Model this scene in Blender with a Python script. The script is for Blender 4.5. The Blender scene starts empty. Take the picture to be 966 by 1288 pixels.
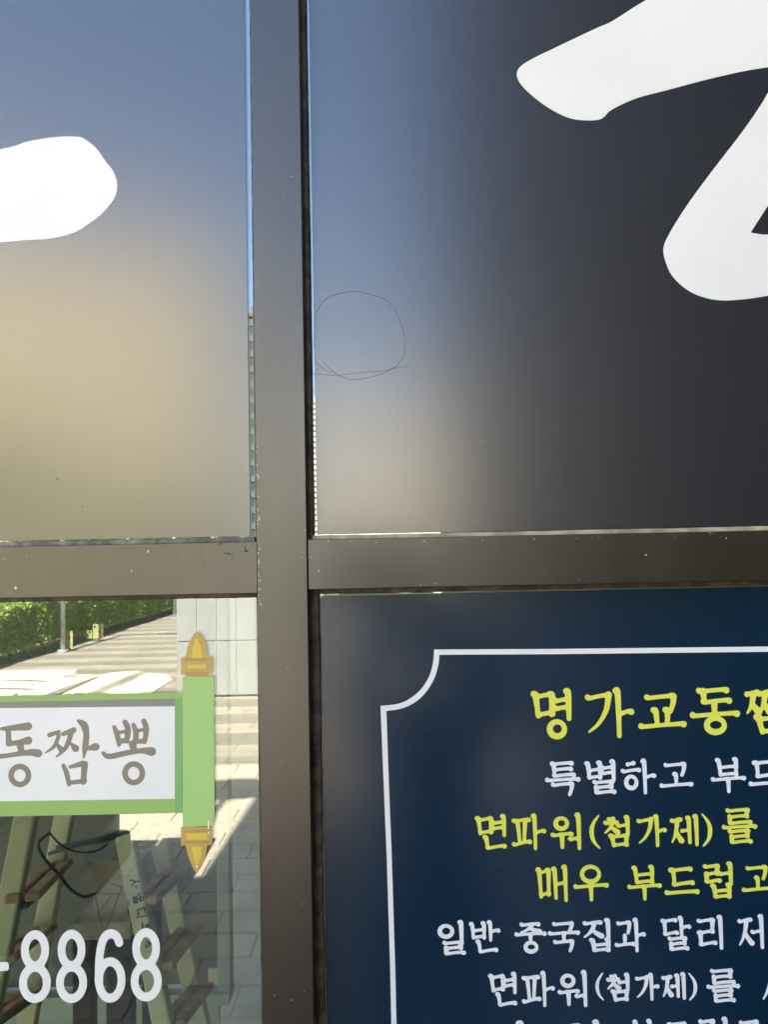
import bpy, bmesh, math, random
import numpy as np
from mathutils import Vector, Matrix
random.seed(7)
rng = np.random.default_rng(7)
S = bpy.context.scene
C = S.collection

# ------------------------------------------------------------------ camera
CAM_D, CAM_H = 0.86, 2.0
PITCH, ROLL, FPX = math.radians(2.8), 0.020, 930.0
CAM = Vector((0.0, -CAM_D, CAM_H))
Fv = Vector((0, math.cos(PITCH), math.sin(PITCH)))
U0 = Vector((0, -math.sin(PITCH), math.cos(PITCH)))
R0 = Vector((1, 0, 0))
Rv = R0 * math.cos(ROLL) - U0 * math.sin(ROLL)
Uv = U0 * math.cos(ROLL) + R0 * math.sin(ROLL)
cd = bpy.data.cameras.new('camera')
co = bpy.data.objects.new('camera', cd)
C.objects.link(co)
cd.sensor_fit = 'VERTICAL'
cd.sensor_height = 36.0
cd.sensor_width = 27.0
cd.lens = 36.0 * FPX / 1288.0
cd.clip_start = 0.01
cd.clip_end = 3000
m = Matrix.Identity(4)
for i in range(3):
    m[i][0] = Rv[i]; m[i][1] = Uv[i]; m[i][2] = -Fv[i]; m[i][3] = CAM[i]
co.matrix_world = m
S.camera = co

# ------------------------------------------------------------------ light
SUN_EL = math.radians(55)
SUN_AZ = Vector((-0.05, 0.999, 0)).normalized()
w = bpy.data.worlds.new('World')
S.world = w
w.use_nodes = True
nt = w.node_tree
bg = nt.nodes['Background']
sky = nt.nodes.new('ShaderNodeTexSky')
sky.sky_type = 'NISHITA'
sky.sun_disc = False
sky.sun_elevation = SUN_EL
sky.sun_rotation = math.atan2(SUN_AZ.x, SUN_AZ.y)
sky.air_density = 1.0
sky.dust_density = 2.0
sky.ozone_density = 1.4
nt.links.new(sky.outputs[0], bg.inputs[0])
bg.inputs[1].default_value = 0.10
sl = bpy.data.lights.new('sun', 'SUN')
sl.energy = 4.8
sl.angle = math.radians(0.5)
sl.color = (1.0, 0.94, 0.84)
so = bpy.data.objects.new('sun', sl)
C.objects.link(so)
sdir = Vector((SUN_AZ.x * math.cos(SUN_EL), SUN_AZ.y * math.cos(SUN_EL), math.sin(SUN_EL)))
so.rotation_euler = sdir.to_track_quat('Z', 'Y').to_euler()
so.location = (0, 0, 30)
S.view_settings.view_transform = 'Standard'
S.view_settings.look = 'None'
S.view_settings.gamma = 1
S.view_settings.exposure = 3.12
S.cycles.use_denoising = True
S.cycles.max_bounces = 8
S.cycles.sample_clamp_indirect = 6

# ------------------------------------------------------------------ helpers
GLASS_Y = 0.040


def ray(u, v):
    return Fv + Rv * ((u - 483) / FPX) + Uv * ((644 - v) / FPX)


def P(u, v, y=0.0):
    """point of the plane Y=y that is measured at this place of the photograph"""
    d = ray(u, v)
    return CAM + d * ((y - CAM.y) / d.y)


def GV(u, v, z=0.0):
    """street-side point at height z whose mirror image in the glass was measured at (u, v)"""
    d = ray(u, v)
    p = CAM + d * ((z - CAM.z) / d.z)
    return Vector((p.x, 2 * GLASS_Y - p.y, p.z))


def MV(u, v, dist):
    """street-side point at this apparent distance behind the glass"""
    p = P(u, v, dist - CAM_D)
    return Vector((p.x, 2 * GLASS_Y - p.y, p.z))


def tag(o, label=None, cat=None, group=None, kind=None):
    if label: o['label'] = label
    if cat: o['category'] = cat
    if group: o['group'] = group
    if kind: o['kind'] = kind
    return o


def empty(name, loc, label, cat, group=None, rz=0.0):
    o = bpy.data.objects.new(name, None)
    C.objects.link(o)
    o.location = loc
    o.rotation_euler = (0, 0, rz)
    o.empty_display_size = 0.1
    return tag(o, label, cat, group)


def link(name, me, mat, parent=None, loc=(0, 0, 0), world=False):
    o = bpy.data.objects.new(name, me)
    C.objects.link(o)
    if mat is not None and not me.materials:
        me.materials.append(mat)
    loc = Vector(loc)
    if parent is not None:
        o.parent = parent
        if world:
            q = parent
            while q is not None:
                loc = loc - q.location
                q = q.parent
    o.location = loc
    return o


def dup_to(o, parent, loc):
    c = o.copy()
    C.objects.link(c)
    c.parent = parent
    c.location = loc
    return c


def add_box(bm, lo, hi, mat=0):
    x0, y0, z0 = lo; x1, y1, z1 = hi
    vs = [bm.verts.new(p) for p in ((x0, y0, z0), (x1, y0, z0), (x1, y1, z0), (x0, y1, z0),
                                    (x0, y0, z1), (x1, y0, z1), (x1, y1, z1), (x0, y1, z1))]
    for f in ((0, 3, 2, 1), (4, 5, 6, 7), (0, 1, 5, 4), (1, 2, 6, 5), (2, 3, 7, 6), (3, 0, 4, 7)):
        fc = bm.faces.new([vs[i] for i in f])
        fc.material_index = mat
    return vs


def add_beam(bm, a, b, w, h, up=(0, 0, 1), w2=None, h2=None):
    a, b = Vector(a), Vector(b)
    d = (b - a).normalized()
    s = d.cross(Vector(up))
    if s.length < 1e-4: s = d.cross(Vector((1, 0, 0)))
    s.normalize()
    t = s.cross(d).normalized()
    w2 = w if w2 is None else w2
    h2 = h if h2 is None else h2
    vs = []
    for p, ww, hh in ((a, w, h), (b, w2, h2)):
        for i, j in ((-1, -1), (1, -1), (1, 1), (-1, 1)):
            vs.append(bm.verts.new(p + s * (ww / 2 * i) + t * (hh / 2 * j)))
    for f in ((0, 1, 2, 3), (7, 6, 5, 4), (0, 4, 5, 1), (1, 5, 6, 2), (2, 6, 7, 3), (3, 7, 4, 0)):
        bm.faces.new([vs[i] for i in f])


def add_tube(bm, pts, r, n=8, cap=True):
    pts = [Vector(p) for p in pts]
    rs = r if isinstance(r, (list, tuple)) else [r] * len(pts)
    rings = []
    for i, p in enumerate(pts):
        d = (pts[min(i + 1, len(pts) - 1)] - pts[max(i - 1, 0)]).normalized()
        s = d.cross(Vector((0, 0, 1)))
        if s.length < 1e-3: s = d.cross(Vector((1, 0, 0)))
        s.normalize()
        t = s.cross(d)
        rings.append([bm.verts.new(p + (s * math.cos(a) + t * math.sin(a)) * rs[i])
                      for a in [2 * math.pi * k / n for k in range(n)]])
    for i in range(len(rings) - 1):
        for k in range(n):
            bm.faces.new((rings[i][k], rings[i][(k + 1) % n], rings[i + 1][(k + 1) % n], rings[i + 1][k]))
    if cap:
        bm.faces.new(rings[0][::-1]); bm.faces.new(rings[-1])


def finish(bm, name='m', smooth=False, bevel=0.0, seg=2):
    if bevel > 0:
        bmesh.ops.bevel(bm, geom=list(bm.edges), offset=bevel, segments=seg, profile=0.5, affect='EDGES')
    bmesh.ops.recalc_face_normals(bm, faces=list(bm.faces))
    me = bpy.data.meshes.new(name)
    bm.to_mesh(me)
    bm.free()
    if smooth:
        me.polygons.foreach_set('use_smooth', [True] * len(me.polygons))
    return me


def box_mesh(lo, hi, bevel=0.0, seg=2):
    bm = bmesh.new()
    add_box(bm, lo, hi)
    return finish(bm, 'box', bevel=bevel, seg=seg)


def slab(name, lo, hi, mat, parent=None, bevel=0.0, seg=2):
    """box given in world coordinates, its origin at its centre"""
    lo, hi = Vector(lo), Vector(hi)
    c = (lo + hi) / 2
    return link(name, box_mesh(lo - c, hi - c, bevel, seg), mat, parent, c, world=True)


def catmull(pts, n=6, closed=False):
    pts = [Vector(p) for p in pts]
    out = []
    N = len(pts)
    rg = range(N) if closed else range(N - 1)
    for i in rg:
        if closed:
            p0, p1, p2, p3 = pts[(i - 1) % N], pts[i], pts[(i + 1) % N], pts[(i + 2) % N]
        else:
            p0, p1, p2, p3 = pts[max(i - 1, 0)], pts[i], pts[i + 1], pts[min(i + 2, N - 1)]
        for k in range(n):
            t = k / n
            out.append(0.5 * ((2 * p1) + (p2 - p0) * t + (2 * p0 - 5 * p1 + 4 * p2 - p3) * t * t
                              + (3 * p1 - p0 - 3 * p2 + p3) * t ** 3))
    if not closed: out.append(pts[-1])
    return out


def flat_mesh(loops, thick):
    """loops of (x, z) outlines (holes allowed) -> a thin slab in the XZ plane, front at y=0"""
    cu = bpy.data.curves.new('c', 'CURVE')
    cu.dimensions = '2D'
    cu.fill_mode = 'BOTH'
    cu.extrude = thick / 2
    for lp in loops:
        sp = cu.splines.new('POLY')
        sp.points.add(len(lp) - 1)
        for i, q in enumerate(lp):
            sp.points[i].co = (q[0], q[1], 0, 1)
        sp.use_cyclic_u = True
    ob = bpy.data.objects.new('c', cu)
    C.objects.link(ob)
    dg = bpy.context.evaluated_depsgraph_get()
    me = bpy.data.meshes.new_from_object(ob.evaluated_get(dg))
    bpy.data.objects.remove(ob)
    bpy.data.curves.remove(cu)
    me.transform(Matrix(((1, 0, 0, 0), (0, 0, -1, thick / 2), (0, 1, 0, 0), (0, 0, 0, 1))))
    return me


def px_shape(name, loops_px, y, thick, mat, parent):
    """flat piece whose outline was measured on the photograph, lying on the plane Y=y"""
    lw = [[P(u, v, y) for u, v in lp] for lp in loops_px]
    xs = [p.x for lp in lw for p in lp]; zs = [p.z for lp in lw for p in lp]
    c = Vector(((min(xs) + max(xs)) / 2, y, (min(zs) + max(zs)) / 2))
    me = flat_mesh([[(p.x - c.x, p.z - c.z) for p in lp] for lp in lw], thick)
    return link(name, me, mat, parent, c, world=True)


# ------------------------------------------------------------------ materials
def mat(name, col, rough=0.6, metal=0.0, ior=1.5, var=0.0, vscale=20.0, bump=0.0, bscale=60.0,
        rvar=0.0, coat=0.0, stretch=None, col2=None, detail=4.0, lo=0.35, hi=0.65):
    M = bpy.data.materials.new(name)
    M.use_nodes = True
    n = M.node_tree.nodes; l = M.node_tree.links
    b = n['Principled BSDF']
    b.inputs['Base Color'].default_value = (*col, 1)
    b.inputs['Roughness'].default_value = rough
    b.inputs['Metallic'].default_value = metal
    b.inputs['IOR'].default_value = ior
    b.inputs['Coat Weight'].default_value = coat
    tc = n.new('ShaderNodeTexCoord')
    src = tc.outputs['Object']
    if stretch:
        mp = n.new('ShaderNodeMapping')
        mp.inputs['Scale'].default_value = stretch
        l.new(src, mp.inputs[0]); src = mp.outputs[0]
    if var > 0 or col2:
        nz = n.new('ShaderNodeTexNoise'); nz.inputs['Scale'].default_value = vscale
        nz.inputs['Detail'].default_value = detail
        l.new(src, nz.inputs['Vector'])
        cr = n.new('ShaderNodeValToRGB')
        cr.color_ramp.elements[0].position = lo; cr.color_ramp.elements[1].position = hi
        c0 = tuple(c * (1 - var) for c in col); c1 = col2 if col2 else tuple(min(1, c * (1 + var)) for c in col)
        cr.color_ramp.elements[0].color = (*c0, 1); cr.color_ramp.elements[1].color = (*c1, 1)
        l.new(nz.outputs[0], cr.inputs[0]); l.new(cr.outputs[0], b.inputs['Base Color'])
    if rvar > 0:
        nr = n.new('ShaderNodeTexNoise'); nr.inputs['Scale'].default_value = vscale * 1.7
        nr.inputs['Detail'].default_value = 5
        l.new(src, nr.inputs['Vector'])
        mr = n.new('ShaderNodeMapRange')
        mr.inputs[3].default_value = max(0.02, rough - rvar); mr.inputs[4].default_value = rough + rvar
        l.new(nr.outputs[0], mr.inputs[0]); l.new(mr.outputs[0], b.inputs['Roughness'])
    if bump > 0:
        nb = n.new('ShaderNodeTexNoise'); nb.inputs['Scale'].default_value = bscale
        nb.inputs['Detail'].default_value = 3
        l.new(src, nb.inputs['Vector'])
        bp = n.new('ShaderNodeBump'); bp.inputs['Strength'].default_value = bump
        bp.inputs['Distance'].default_value = 0.002
        l.new(nb.outputs[0], bp.inputs['Height']); l.new(bp.outputs[0], b.inputs['Normal'])
    return M


def glass_mat(name, refl, tint, rough=0.0):
    M = bpy.data.materials.new(name); M.use_nodes = True
    n = M.node_tree.nodes; l = M.node_tree.links
    n.remove(n['Principled BSDF'])
    g = n.new('ShaderNodeBsdfGlossy'); g.inputs['Roughness'].default_value = rough
    g.inputs['Color'].default_value = (0.97, 1.0, 0.98, 1)
    t = n.new('ShaderNodeBsdfTransparent'); t.inputs['Color'].default_value = (*tint, 1)
    fr = n.new('ShaderNodeFresnel'); fr.inputs['IOR'].default_value = 1.5
    mr = n.new('ShaderNodeMapRange')
    mr.inputs[1].default_value = 0.04; mr.inputs[2].default_value = 1.0
    mr.inputs[3].default_value = refl; mr.inputs[4].default_value = 1.0
    l.new(fr.outputs[0], mr.inputs[0])
    mx = n.new('ShaderNodeMixShader')
    l.new(mr.outputs[0], mx.inputs[0]); l.new(t.outputs[0], mx.inputs[1]); l.new(g.outputs[0], mx.inputs[2])
    l.new(mx.outputs[0], n['Material Output'].inputs['Surface'])
    return M


M_ALU = mat('bronze_anodised_aluminium', (0.022, 0.015, 0.006), rough=0.30, ior=1.86, var=0.2, vscale=14,
            rvar=0.07, stretch=(1, 1, .22))
M_BEAD = mat('weathered_bead', (0.045, 0.032, 0.016), rough=0.45, ior=1.5, col2=(0.16, 0.115, 0.06), vscale=70, rvar=0.1,
             bump=0.5, bscale=260, stretch=(1, 1, 1), lo=0.42, hi=0.72)
M_RUB = mat('old_sealant', (0.09, 0.08, 0.065), rough=0.4, ior=1.5, col2=(0.32, 0.28, 0.2), vscale=60, bump=0.6,
            bscale=220, lo=0.4, hi=0.7)
M_SEAL = mat('tan_sealant', (0.34, 0.27, 0.17), rough=0.4, ior=1.5, col2=(0.60, 0.50, 0.34), vscale=40, bump=0.6,
             bscale=200, lo=0.4, hi=0.7)
M_GLASS = glass_mat('window_glass', 0.19, (0.90, 0.95, 0.91))
M_FILM_K = mat('satin_black_film', (0.012, 0.013, 0.018), rough=0.25, ior=2.18, rvar=0.014, vscale=2.5)
M_FILM_N = mat('satin_navy_film', (0.0002, 0.020, 0.050), rough=0.21, ior=1.68, rvar=0.015, vscale=2.5)
M_WHITE = mat('white_vinyl', (0.89, 0.88, 0.845), rough=0.4, ior=1.45, var=0.03, vscale=6)
M_WHITE2 = mat('white_print', (0.95, 0.95, 0.95), rough=0.4, ior=1.45)
M_YEL = mat('yellow_print', (0.90, 0.89, 0.11), rough=0.4, ior=1.45)
M_EDGE = mat('film_cut_edge', (0.7, 0.7, 0.66), rough=0.5)
M_GREEN = mat('green_print', (0.32, 0.52, 0.14), rough=0.35, ior=1.45, var=0.03, vscale=4)
M_GREEN_D = mat('deep_green_print', (0.22, 0.46, 0.17), rough=0.35, ior=1.45)
M_GOLD = mat('gold_print', (0.56, 0.38, 0.10), rough=0.3)
M_GOLD2 = mat('bright_gold_print', (0.76, 0.55, 0.07), rough=0.3)
M_GOLD3 = mat('deep_gold_print', (0.50, 0.31, 0.08), rough=0.35)
M_GREY = mat('grey_print', (0.26, 0.27, 0.22), rough=0.4)
M_TAUPE = mat('taupe_print', (0.27, 0.235, 0.175), rough=0.4)
M_PEN = mat('pen_ink', (0.045, 0.045, 0.05), rough=0.5)
M_CHIP = mat('paint_chip', (0.75, 0.72, 0.62), rough=0.7)
M_SMUDGE = mat('dried_dirt', (0.02, 0.018, 0.016), rough=0.8)


def roller_mat():
    M = bpy.data.materials.new('roller_print'); M.use_nodes = True
    n = M.node_tree.nodes; l = M.node_tree.links
    b = n['Principled BSDF']; b.inputs['Roughness'].default_value = 0.35
    tc = n.new('ShaderNodeTexCoord'); sx = n.new('ShaderNodeSeparateXYZ')
    l.new(tc.outputs['Generated'], sx.inputs[0])
    cr = n.new('ShaderNodeValToRGB')
    st = [(0.0, (0.12, 0.36, 0.14)), (0.12, (0.19, 0.46, 0.16)), (0.2, (0.29, 0.56, 0.17)), (0.45, (0.38, 0.62, 0.19)),
          (0.7, (0.44, 0.66, 0.23)), (0.80, (0.24, 0.50, 0.18)), (0.9, (0.33, 0.58, 0.17)), (1.0, (0.18, 0.46, 0.15))]
    cr.color_ramp.elements[0].position = 0; cr.color_ramp.elements[0].color = (*st[0][1], 1)
    cr.color_ramp.elements[1].position = 1; cr.color_ramp.elements[1].color = (*st[-1][1], 1)
    for p, c in st[1:-1]:
        e = cr.color_ramp.elements.new(p); e.color = (*c, 1)
    l.new(sx.outputs[0], cr.inputs[0]); l.new(cr.outputs[0], b.inputs['Base Color'])
    return M


M_ROLL = roller_mat()

# ------------------------------------------------------------------ the shop building and its room
MX0, MX1 = P(322.5, 644, 0).x, P(385.4, 644, 0).x               # mullion faces
ZTL0, ZTL1 = P(160, 749.5, 0.002).z, P(160, 684.5, 0.002).z        # left transom
ZTR0, ZTR1 = P(700, 735.5, 0.002).z, P(700, 672.5, 0.002).z        # right transom
WX0, WX1, WZ0, WZ1 = -1.55, 1.50, 0.55, 3.15                     # opening in the facade
STEP_X = -1.36                                                   # where the taller block begins; the step shapes the street shadow

M_STONE = mat('shop_stone', (0.22, 0.20, 0.18), rough=0.7, var=0.2, vscale=3, bump=0.4, bscale=30)
M_PLASTER = mat('room_plaster', (0.50, 0.50, 0.50), rough=0.9, var=0.12, vscale=2)
M_ROOMFLOOR = mat('room_floor_screed', (0.28, 0.29, 0.26), rough=0.5, var=0.2, vscale=3)
shop = empty('shop_building', (0, 0.3, 0), 'stone-clad shop building that holds the window', 'building')
X0, X1, YB = -7.0, 6.0, 5.2
TALL, LOW = 7.7, 4.3
for nm, lo, hi, mt in (
        ('wall', (WX0 - 0.35, 0.02, 0.0), (WX0, 0.28, LOW), M_STONE), ('wall', (X0, 0.02, 0.0), (WX0 - 0.35, 0.28, 0.5), M_STONE),
        ('wall', (X0, 0.02, 3.1), (WX0 - 0.35, 0.28, LOW), M_STONE), ('added_light_pane', (X0 + 0.2, 0.1, 0.5), (WX0 - 0.35, 0.106, 3.1), M_GLASS), ('wall', (WX1, 0.02, 0.0), (X1, 0.28, TALL), M_STONE),  # glazed opening added out of view to let street light into the room
        ('wall', (WX0 - 0.0, 0.02, WZ1), (STEP_X, 0.28, LOW), M_STONE), ('wall', (STEP_X, 0.02, WZ1), (WX1, 0.28, TALL), M_STONE),
        ('wall', (WX0, 0.02, 0.0), (WX1, 0.28, WZ0), M_STONE),
        ('wall', (X0, YB, 0.0), (-1.36, YB + 0.2, 1.75), M_PLASTER), ('wall', (X0, YB, 3.28), (-1.36, YB + 0.2, LOW), M_PLASTER),  # gap in the rear wall added to let sun into the room
        ('wall', (-1.36, YB, 0.0), (X1, YB + 0.2, TALL), M_PLASTER), ('wall', (-1.75, 0.02, LOW), (STEP_X, 0.28, 5.35), M_STONE), ('wall', (X0, 0.28, 0.0), (X0 + 0.2, YB, LOW), M_PLASTER),  # short raised front strip added to lengthen the street shadow
        ('wall', (X1 - 0.2, 0.28, 0.0), (X1, YB, TALL), M_PLASTER),
        ('ceiling', (-1.4, 0.28, 3.3), (X1 - 0.2, YB, 3.5), M_PLASTER), ('ceiling', (X0 + 0.2, 0.28, 3.3), (-1.4, 1.75, 3.5), M_PLASTER), ('ceiling', (X0 + 0.2, 3.2, 3.3), (-1.4, YB, 3.5), M_PLASTER),  # gap in the ceiling added as a skylight to brighten the room
        ('roof', (X0 + 0.2, 0.28, LOW - .2), (STEP_X, 2.3, LOW), M_STONE), ('roof', (X0 + 0.2, 4.1, LOW - .2), (STEP_X, YB, LOW), M_STONE), ('roof', (STEP_X, 0.28, TALL - .2), (X1 - 0.2, YB, TALL), M_STONE),  # roof gap added above the ceiling gap to let the sun through
        ('interior_floor', (X0 + 0.2, 0.28, -0.01), (X1 - 0.2, YB, 0.03), M_ROOMFLOOR)):
    slab(nm, lo, hi, mt, shop)

bl = empty('sliver_backing', (0, .33, 1.97), 'dark sheet added inside to keep the upper glass slivers dark', 'added backing')  # unseen dark sheet added to block the bright room behind the glass slivers
slab('backing_sheet', (-1.5, .328, 1.97), (1.45, .331, 3.2), mat('backing_black', (0.012, 0.012, 0.012), rough=0.95), bl)
slab('backing_bar', (-1.5, .322, 1.955), (1.45, .337, 1.972), mat('backing_bar_black', (0.03, 0.03, 0.03), rough=0.6), bl)

# ------------------------------------------------------------------ window: mullions, transoms, beads, panes
win = empty('shop_window', (0, 0.0, WZ0), 'bronze aluminium window frame with crossing mullion and transoms', 'window frame')
slab('mullion', (MX0, 0.0, WZ0), (MX1, 0.11, WZ1), M_ALU, win, bevel=0.0009)
for xx in (WX0 + 0.0, WX1 - 0.058):
    slab('mullion', (xx, 0.0, WZ0), (xx + 0.058, 0.11, WZ1), M_ALU, win, bevel=0.0009)
slab('transom', (WX0 + 0.058, 0.0022, ZTL0), (MX0 - 0.0003, 0.10, ZTL1), M_ALU, win, bevel=0.0007)
slab('transom', (MX1 + 0.0006, 0.0022, ZTR0), (WX1 - 0.058, 0.10, ZTR1), M_ALU, win, bevel=0.0007)
for za, zb in ((WZ0, WZ0 + 0.06), (WZ1 - 0.06, WZ1)):
    slab('transom', (WX0 + 0.058, 0.003, za), (MX0 - 0.0003, 0.10, zb), M_ALU, win, bevel=0.0007)
    slab('transom', (MX1 + 0.0006, 0.003, za), (WX1 - 0.058, 0.10, zb), M_ALU, win, bevel=0.0007)


def bead(name, a, b, edge, back, axis, y0, mt, jit=0.0004, lip=0.0012, seed=0):
    """glazing bead along an axis ('x' or 'z') from a to b; its free side at 'edge', its far side at 'back';
    slightly wavy, with a rounded nose"""
    r = random.Random(seed)
    n = max(8, int(abs(b - a) / 0.006))
    sgn = 1 if edge > back else -1
    ph = [r.uniform(0, 6.3) for _ in range(4)]
    bm = bmesh.new(); rows = []
    for i in range(n + 1):
        t = a + (b - a) * i / n
        j = (math.sin(t * 37 + ph[0]) + math.sin(t * 91 + ph[1]) * 0.7 + math.sin(t * 13 + ph[2])) / 2.7 * jit
        j += r.uniform(-1, 1) * jit * 0.35
        e = edge + j * sgn
        jy = r.uniform(-1, 1) * jit * 0.4
        prof = [(back, y0 + 0.001), (back + (e - back) * 0.5, y0 + jy), (e - sgn * lip, y0 + 0.0003 + jy), (e - sgn * lip * 0.25, y0 + lip * 0.6),
                (e, y0 + lip * 1.8), (e, GLASS_Y), (back, GLASS_Y)]
        rows.append([bm.verts.new((t, y, q) if axis == 'x' else (q, y, t)) for q, y in prof])
    for i in range(n):
        for k in range(len(rows[0])):
            k2 = (k + 1) % len(rows[0])
            bm.faces.new((rows[i][k], rows[i][k2], rows[i + 1][k2], rows[i + 1][k]))
    bm.faces.new(rows[0][::-1]); bm.faces.new(rows[-1])
    me = finish(bm, 'bead', smooth=False)
    c = Vector((0, 0, 0))
    for v in me.vertices: c += v.co
    c /= len(me.vertices)
    me.transform(Matrix.Translation(-c))
    return link(name, me, mt, win, c, world=True)


YB0 = 0.028
XUL = P(317.9, 430, YB0).x      # free edge of the bead beside the upper left pane
XLL = P(325.0, 1000, YB0).x
XUR = P(389.3, 360, YB0).x
XLR = P(405.5, 1060, YB0).x
ZUL = P(160, 678.6, YB0).z
ZUR = P(700, 667.6, YB0).z
ZLL = P(160, 754.8, YB0).z
ZLR = P(700, 741.6, YB0).z
bead('glazing_bead', ZTL1, WZ1 - 0.06, XUL, MX0 + 0.004, 'z', YB0, M_BEAD, seed=1, jit=0.0002)
bead('glazing_bead', WZ0 + 0.06, ZTL0, XLL, MX0 + 0.004, 'z', YB0, M_BEAD, seed=2, jit=0.0002)
bead('glazing_bead', ZTR1, WZ1 - 0.06, XUR, MX1 - 0.004, 'z', YB0, M_BEAD, seed=3, jit=0.0003)
bead('glazing_bead', WZ0 + 0.06, ZTR0, XLR, MX1 - 0.004, 'z', YB0, M_BEAD, seed=4)
bead('glazing_bead', WX0 + 0.058, XUL - 0.0002, ZUL, ZTL1 - 0.004, 'x', YB0 - 0.004, M_RUB, seed=5, jit=0.0003)
bead('glazing_bead', XUR + 0.0002, WX1 - 0.058, ZUR, ZTR1 - 0.004, 'x', YB0 - 0.014, M_SEAL, seed=6)
bead('glazing_bead', WX0 + 0.058, XLL - 0.0002, ZLL, ZTL0 + 0.004, 'x', YB0, M_BEAD, seed=7, jit=0.0003)
bead('glazing_bead', XLR + 0.0002, WX1 - 0.058, ZLR, ZTR0 + 0.004, 'x', YB0, M_BEAD, seed=8, jit=0.0003)
for lo, hi in (((WX0 + 0.03, ZTL1 - 0.03), (MX0 + 0.02, WZ1 - 0.03)), ((MX1 - 0.02, ZTR1 - 0.03), (WX1 - 0.03, WZ1 - 0.03)),
               ((WX0 + 0.03, WZ0 + 0.03), (MX0 + 0.02, ZTL0 + 0.02)), ((MX1 - 0.02, WZ0 + 0.03), (WX1 - 0.03, ZTR0 + 0.02))):
    slab('glass_pane', (lo[0], GLASS_Y, lo[1]), (hi[0], GLASS_Y + 0.006, hi[1]), M_GLASS, win)

# paint chips and smudges on the frame
bm = bmesh.new()


def chip(bm, u, v, y, r, el=1.0):
    c = P(u, v, y)
    n = random.choice((5, 6, 7))
    a0 = random.uniform(0, 6)
    front = []; back = []
    for k in range(n):
        a = a0 + 2 * math.pi * k / n
        q = r * random.uniform(0.6, 1.2)
        x, z = c.x + math.cos(a) * q, c.z + math.sin(a) * q * el
        front.append(bm.verts.new((x, y - 0.0002, z))); back.append(bm.verts.new((x, y + 0.0001, z)))
    bm.faces.new(front)
    for k in range(n):
        bm.faces.new((front[k], front[(k + 1) % n], back[(k + 1) % n], back[k]))


for u, v, r, el in ((366.5, 222, .6, 1), (356, 246, .4, 1), (378, 281, .6, 1), (383, 667, .7, 1), (326, 652, .7, 5), (325, 600, .5, 7),
                    (325.5, 706, .4, 8), (326, 741, .8, 1.5), (328, 760, .5, 4), (380, 701, .5, 1), (361, 840, .4, 1), (350, 795, .35, 1),
                    (345, 1252, .6, 1), (381, 1137, .8, .5), (380, 1152, .5, .6), (382, 1247, .5, 1), (367, 1258, .9, 1), (357, 804, .3, 1),
                    (350, 1084, .4, 1), (326.5, 690, .4, 5), (325.4, 625, .4, 5), (327, 730, .3, 6)):
    chip(bm, u, v, 0.0, r * 0.001, el)
for u, v, r, el in ((19, 739, 1.7, 1.3), (186, 693.5, .9, 2.2), (165, 718, .7, 1), (391, 701, 1, .5), (401, 718, 1.0, 1), (413, 680.5, .6, 1),
                    (440, 681, .6, 1), (473, 682, .5, 1), (534, 681, .6, 1), (607, 680, .5, 1), (672, 678, .8, 1), (726, 677, .6, 1),
                    (813, 698, 1, 1), (893, 670, .8, 1), (897, 671, .5, 1), (914, 677, .9, 1), (751, 673.5, .4, 1), (702, 676, .4, 1),
                    (728, 729, .6, 1), (548, 734, .7, 1), (529, 735, .6, 1), (860, 671, .5, 1), (847, 670, .4, 1), (33, 700, .5, 1), (5, 703, .6, 1)):
    chip(bm, u, v, 0.0022, r * 0.001, el)
for k in range(60):
    u = random.uniform(392, 960)
    chip(bm, u, 679.5 - (u - 390) * .0165 + abs(random.gauss(0, 3)), 0.0022, random.uniform(.15, .4) * 0.001)
for k in range(50):
    u = random.uniform(0, 315)
    chip(bm, u, 689 - u * .03 + abs(random.gauss(0, 9)), 0.0022, random.uniform(.12, .3) * 0.001)
for k in range(70):
    chip(bm, random.uniform(328, 384), random.uniform(0, 1288), 0.0, random.uniform(.1, .28) * 0.001)
for k in range(26):
    v = random.uniform(560, 760)
    chip(bm, 322.9 + (v - 644) * .0135 + random.uniform(0.4, 1.4), v, 0.0, random.uniform(.2, .5) * 0.001, random.uniform(1, 4))
tag(link('paint_chip', finish(bm), M_CHIP, win, (0, 0, 0), world=True), kind='stuff')
bm = bmesh.new()
for u, v, r, el in ((309, 693, 2.6, .7), (308, 689, 1.2, .8), (287, 696.5, 2.4, .4), (282, 696, 1.6, .5), (291, 697, 1.3, .6), (277, 684, 1.6, .7)):
    chip(bm, u, v, 0.0023, r * 0.001, el)
link('smudge', finish(bm), M_SMUDGE, win, (0, 0, 0), world=True)

# ------------------------------------------------------------------ films over the panes
YF, TF = 0.0385, 0.0010       # film front plane, film thickness


def film(name, u_l, u_r, v_t, v_b, mt, label, rim=None, rc=0.0):
    """rectangular sheet, its edges given as plane coordinates"""
    x0, x1, z0, z1 = u_l, u_r, v_b, v_t
    e = empty(name, ((x0 + x1) / 2, YF, z0), label, 'window film')
    lp = []
    if rc:
        for k in range(7):
            a = math.pi - k / 6 * math.pi / 2
            lp.append((x0 + rc + math.cos(a) * rc, z1 - rc + math.sin(a) * rc))
    else:
        lp.append((x0, z1))
    lp += [(x1, z1), (x1, z0)]
    n = 60                                    # the cut edge at the bottom wanders a little
    lp += [(x1 + (x0 - x1) * k / n, z0 + random.uniform(-1, 1) * 0.00018) for k in range(1, n)]
    lp.append((x0, z0))
    c = Vector(((x0 + x1) / 2, YF, (z0 + z1) / 2))
    link('film_sheet', flat_mesh([[(x - c.x, z - c.z) for x, z in lp]], TF), mt, e, c, world=True)
    return e


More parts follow.
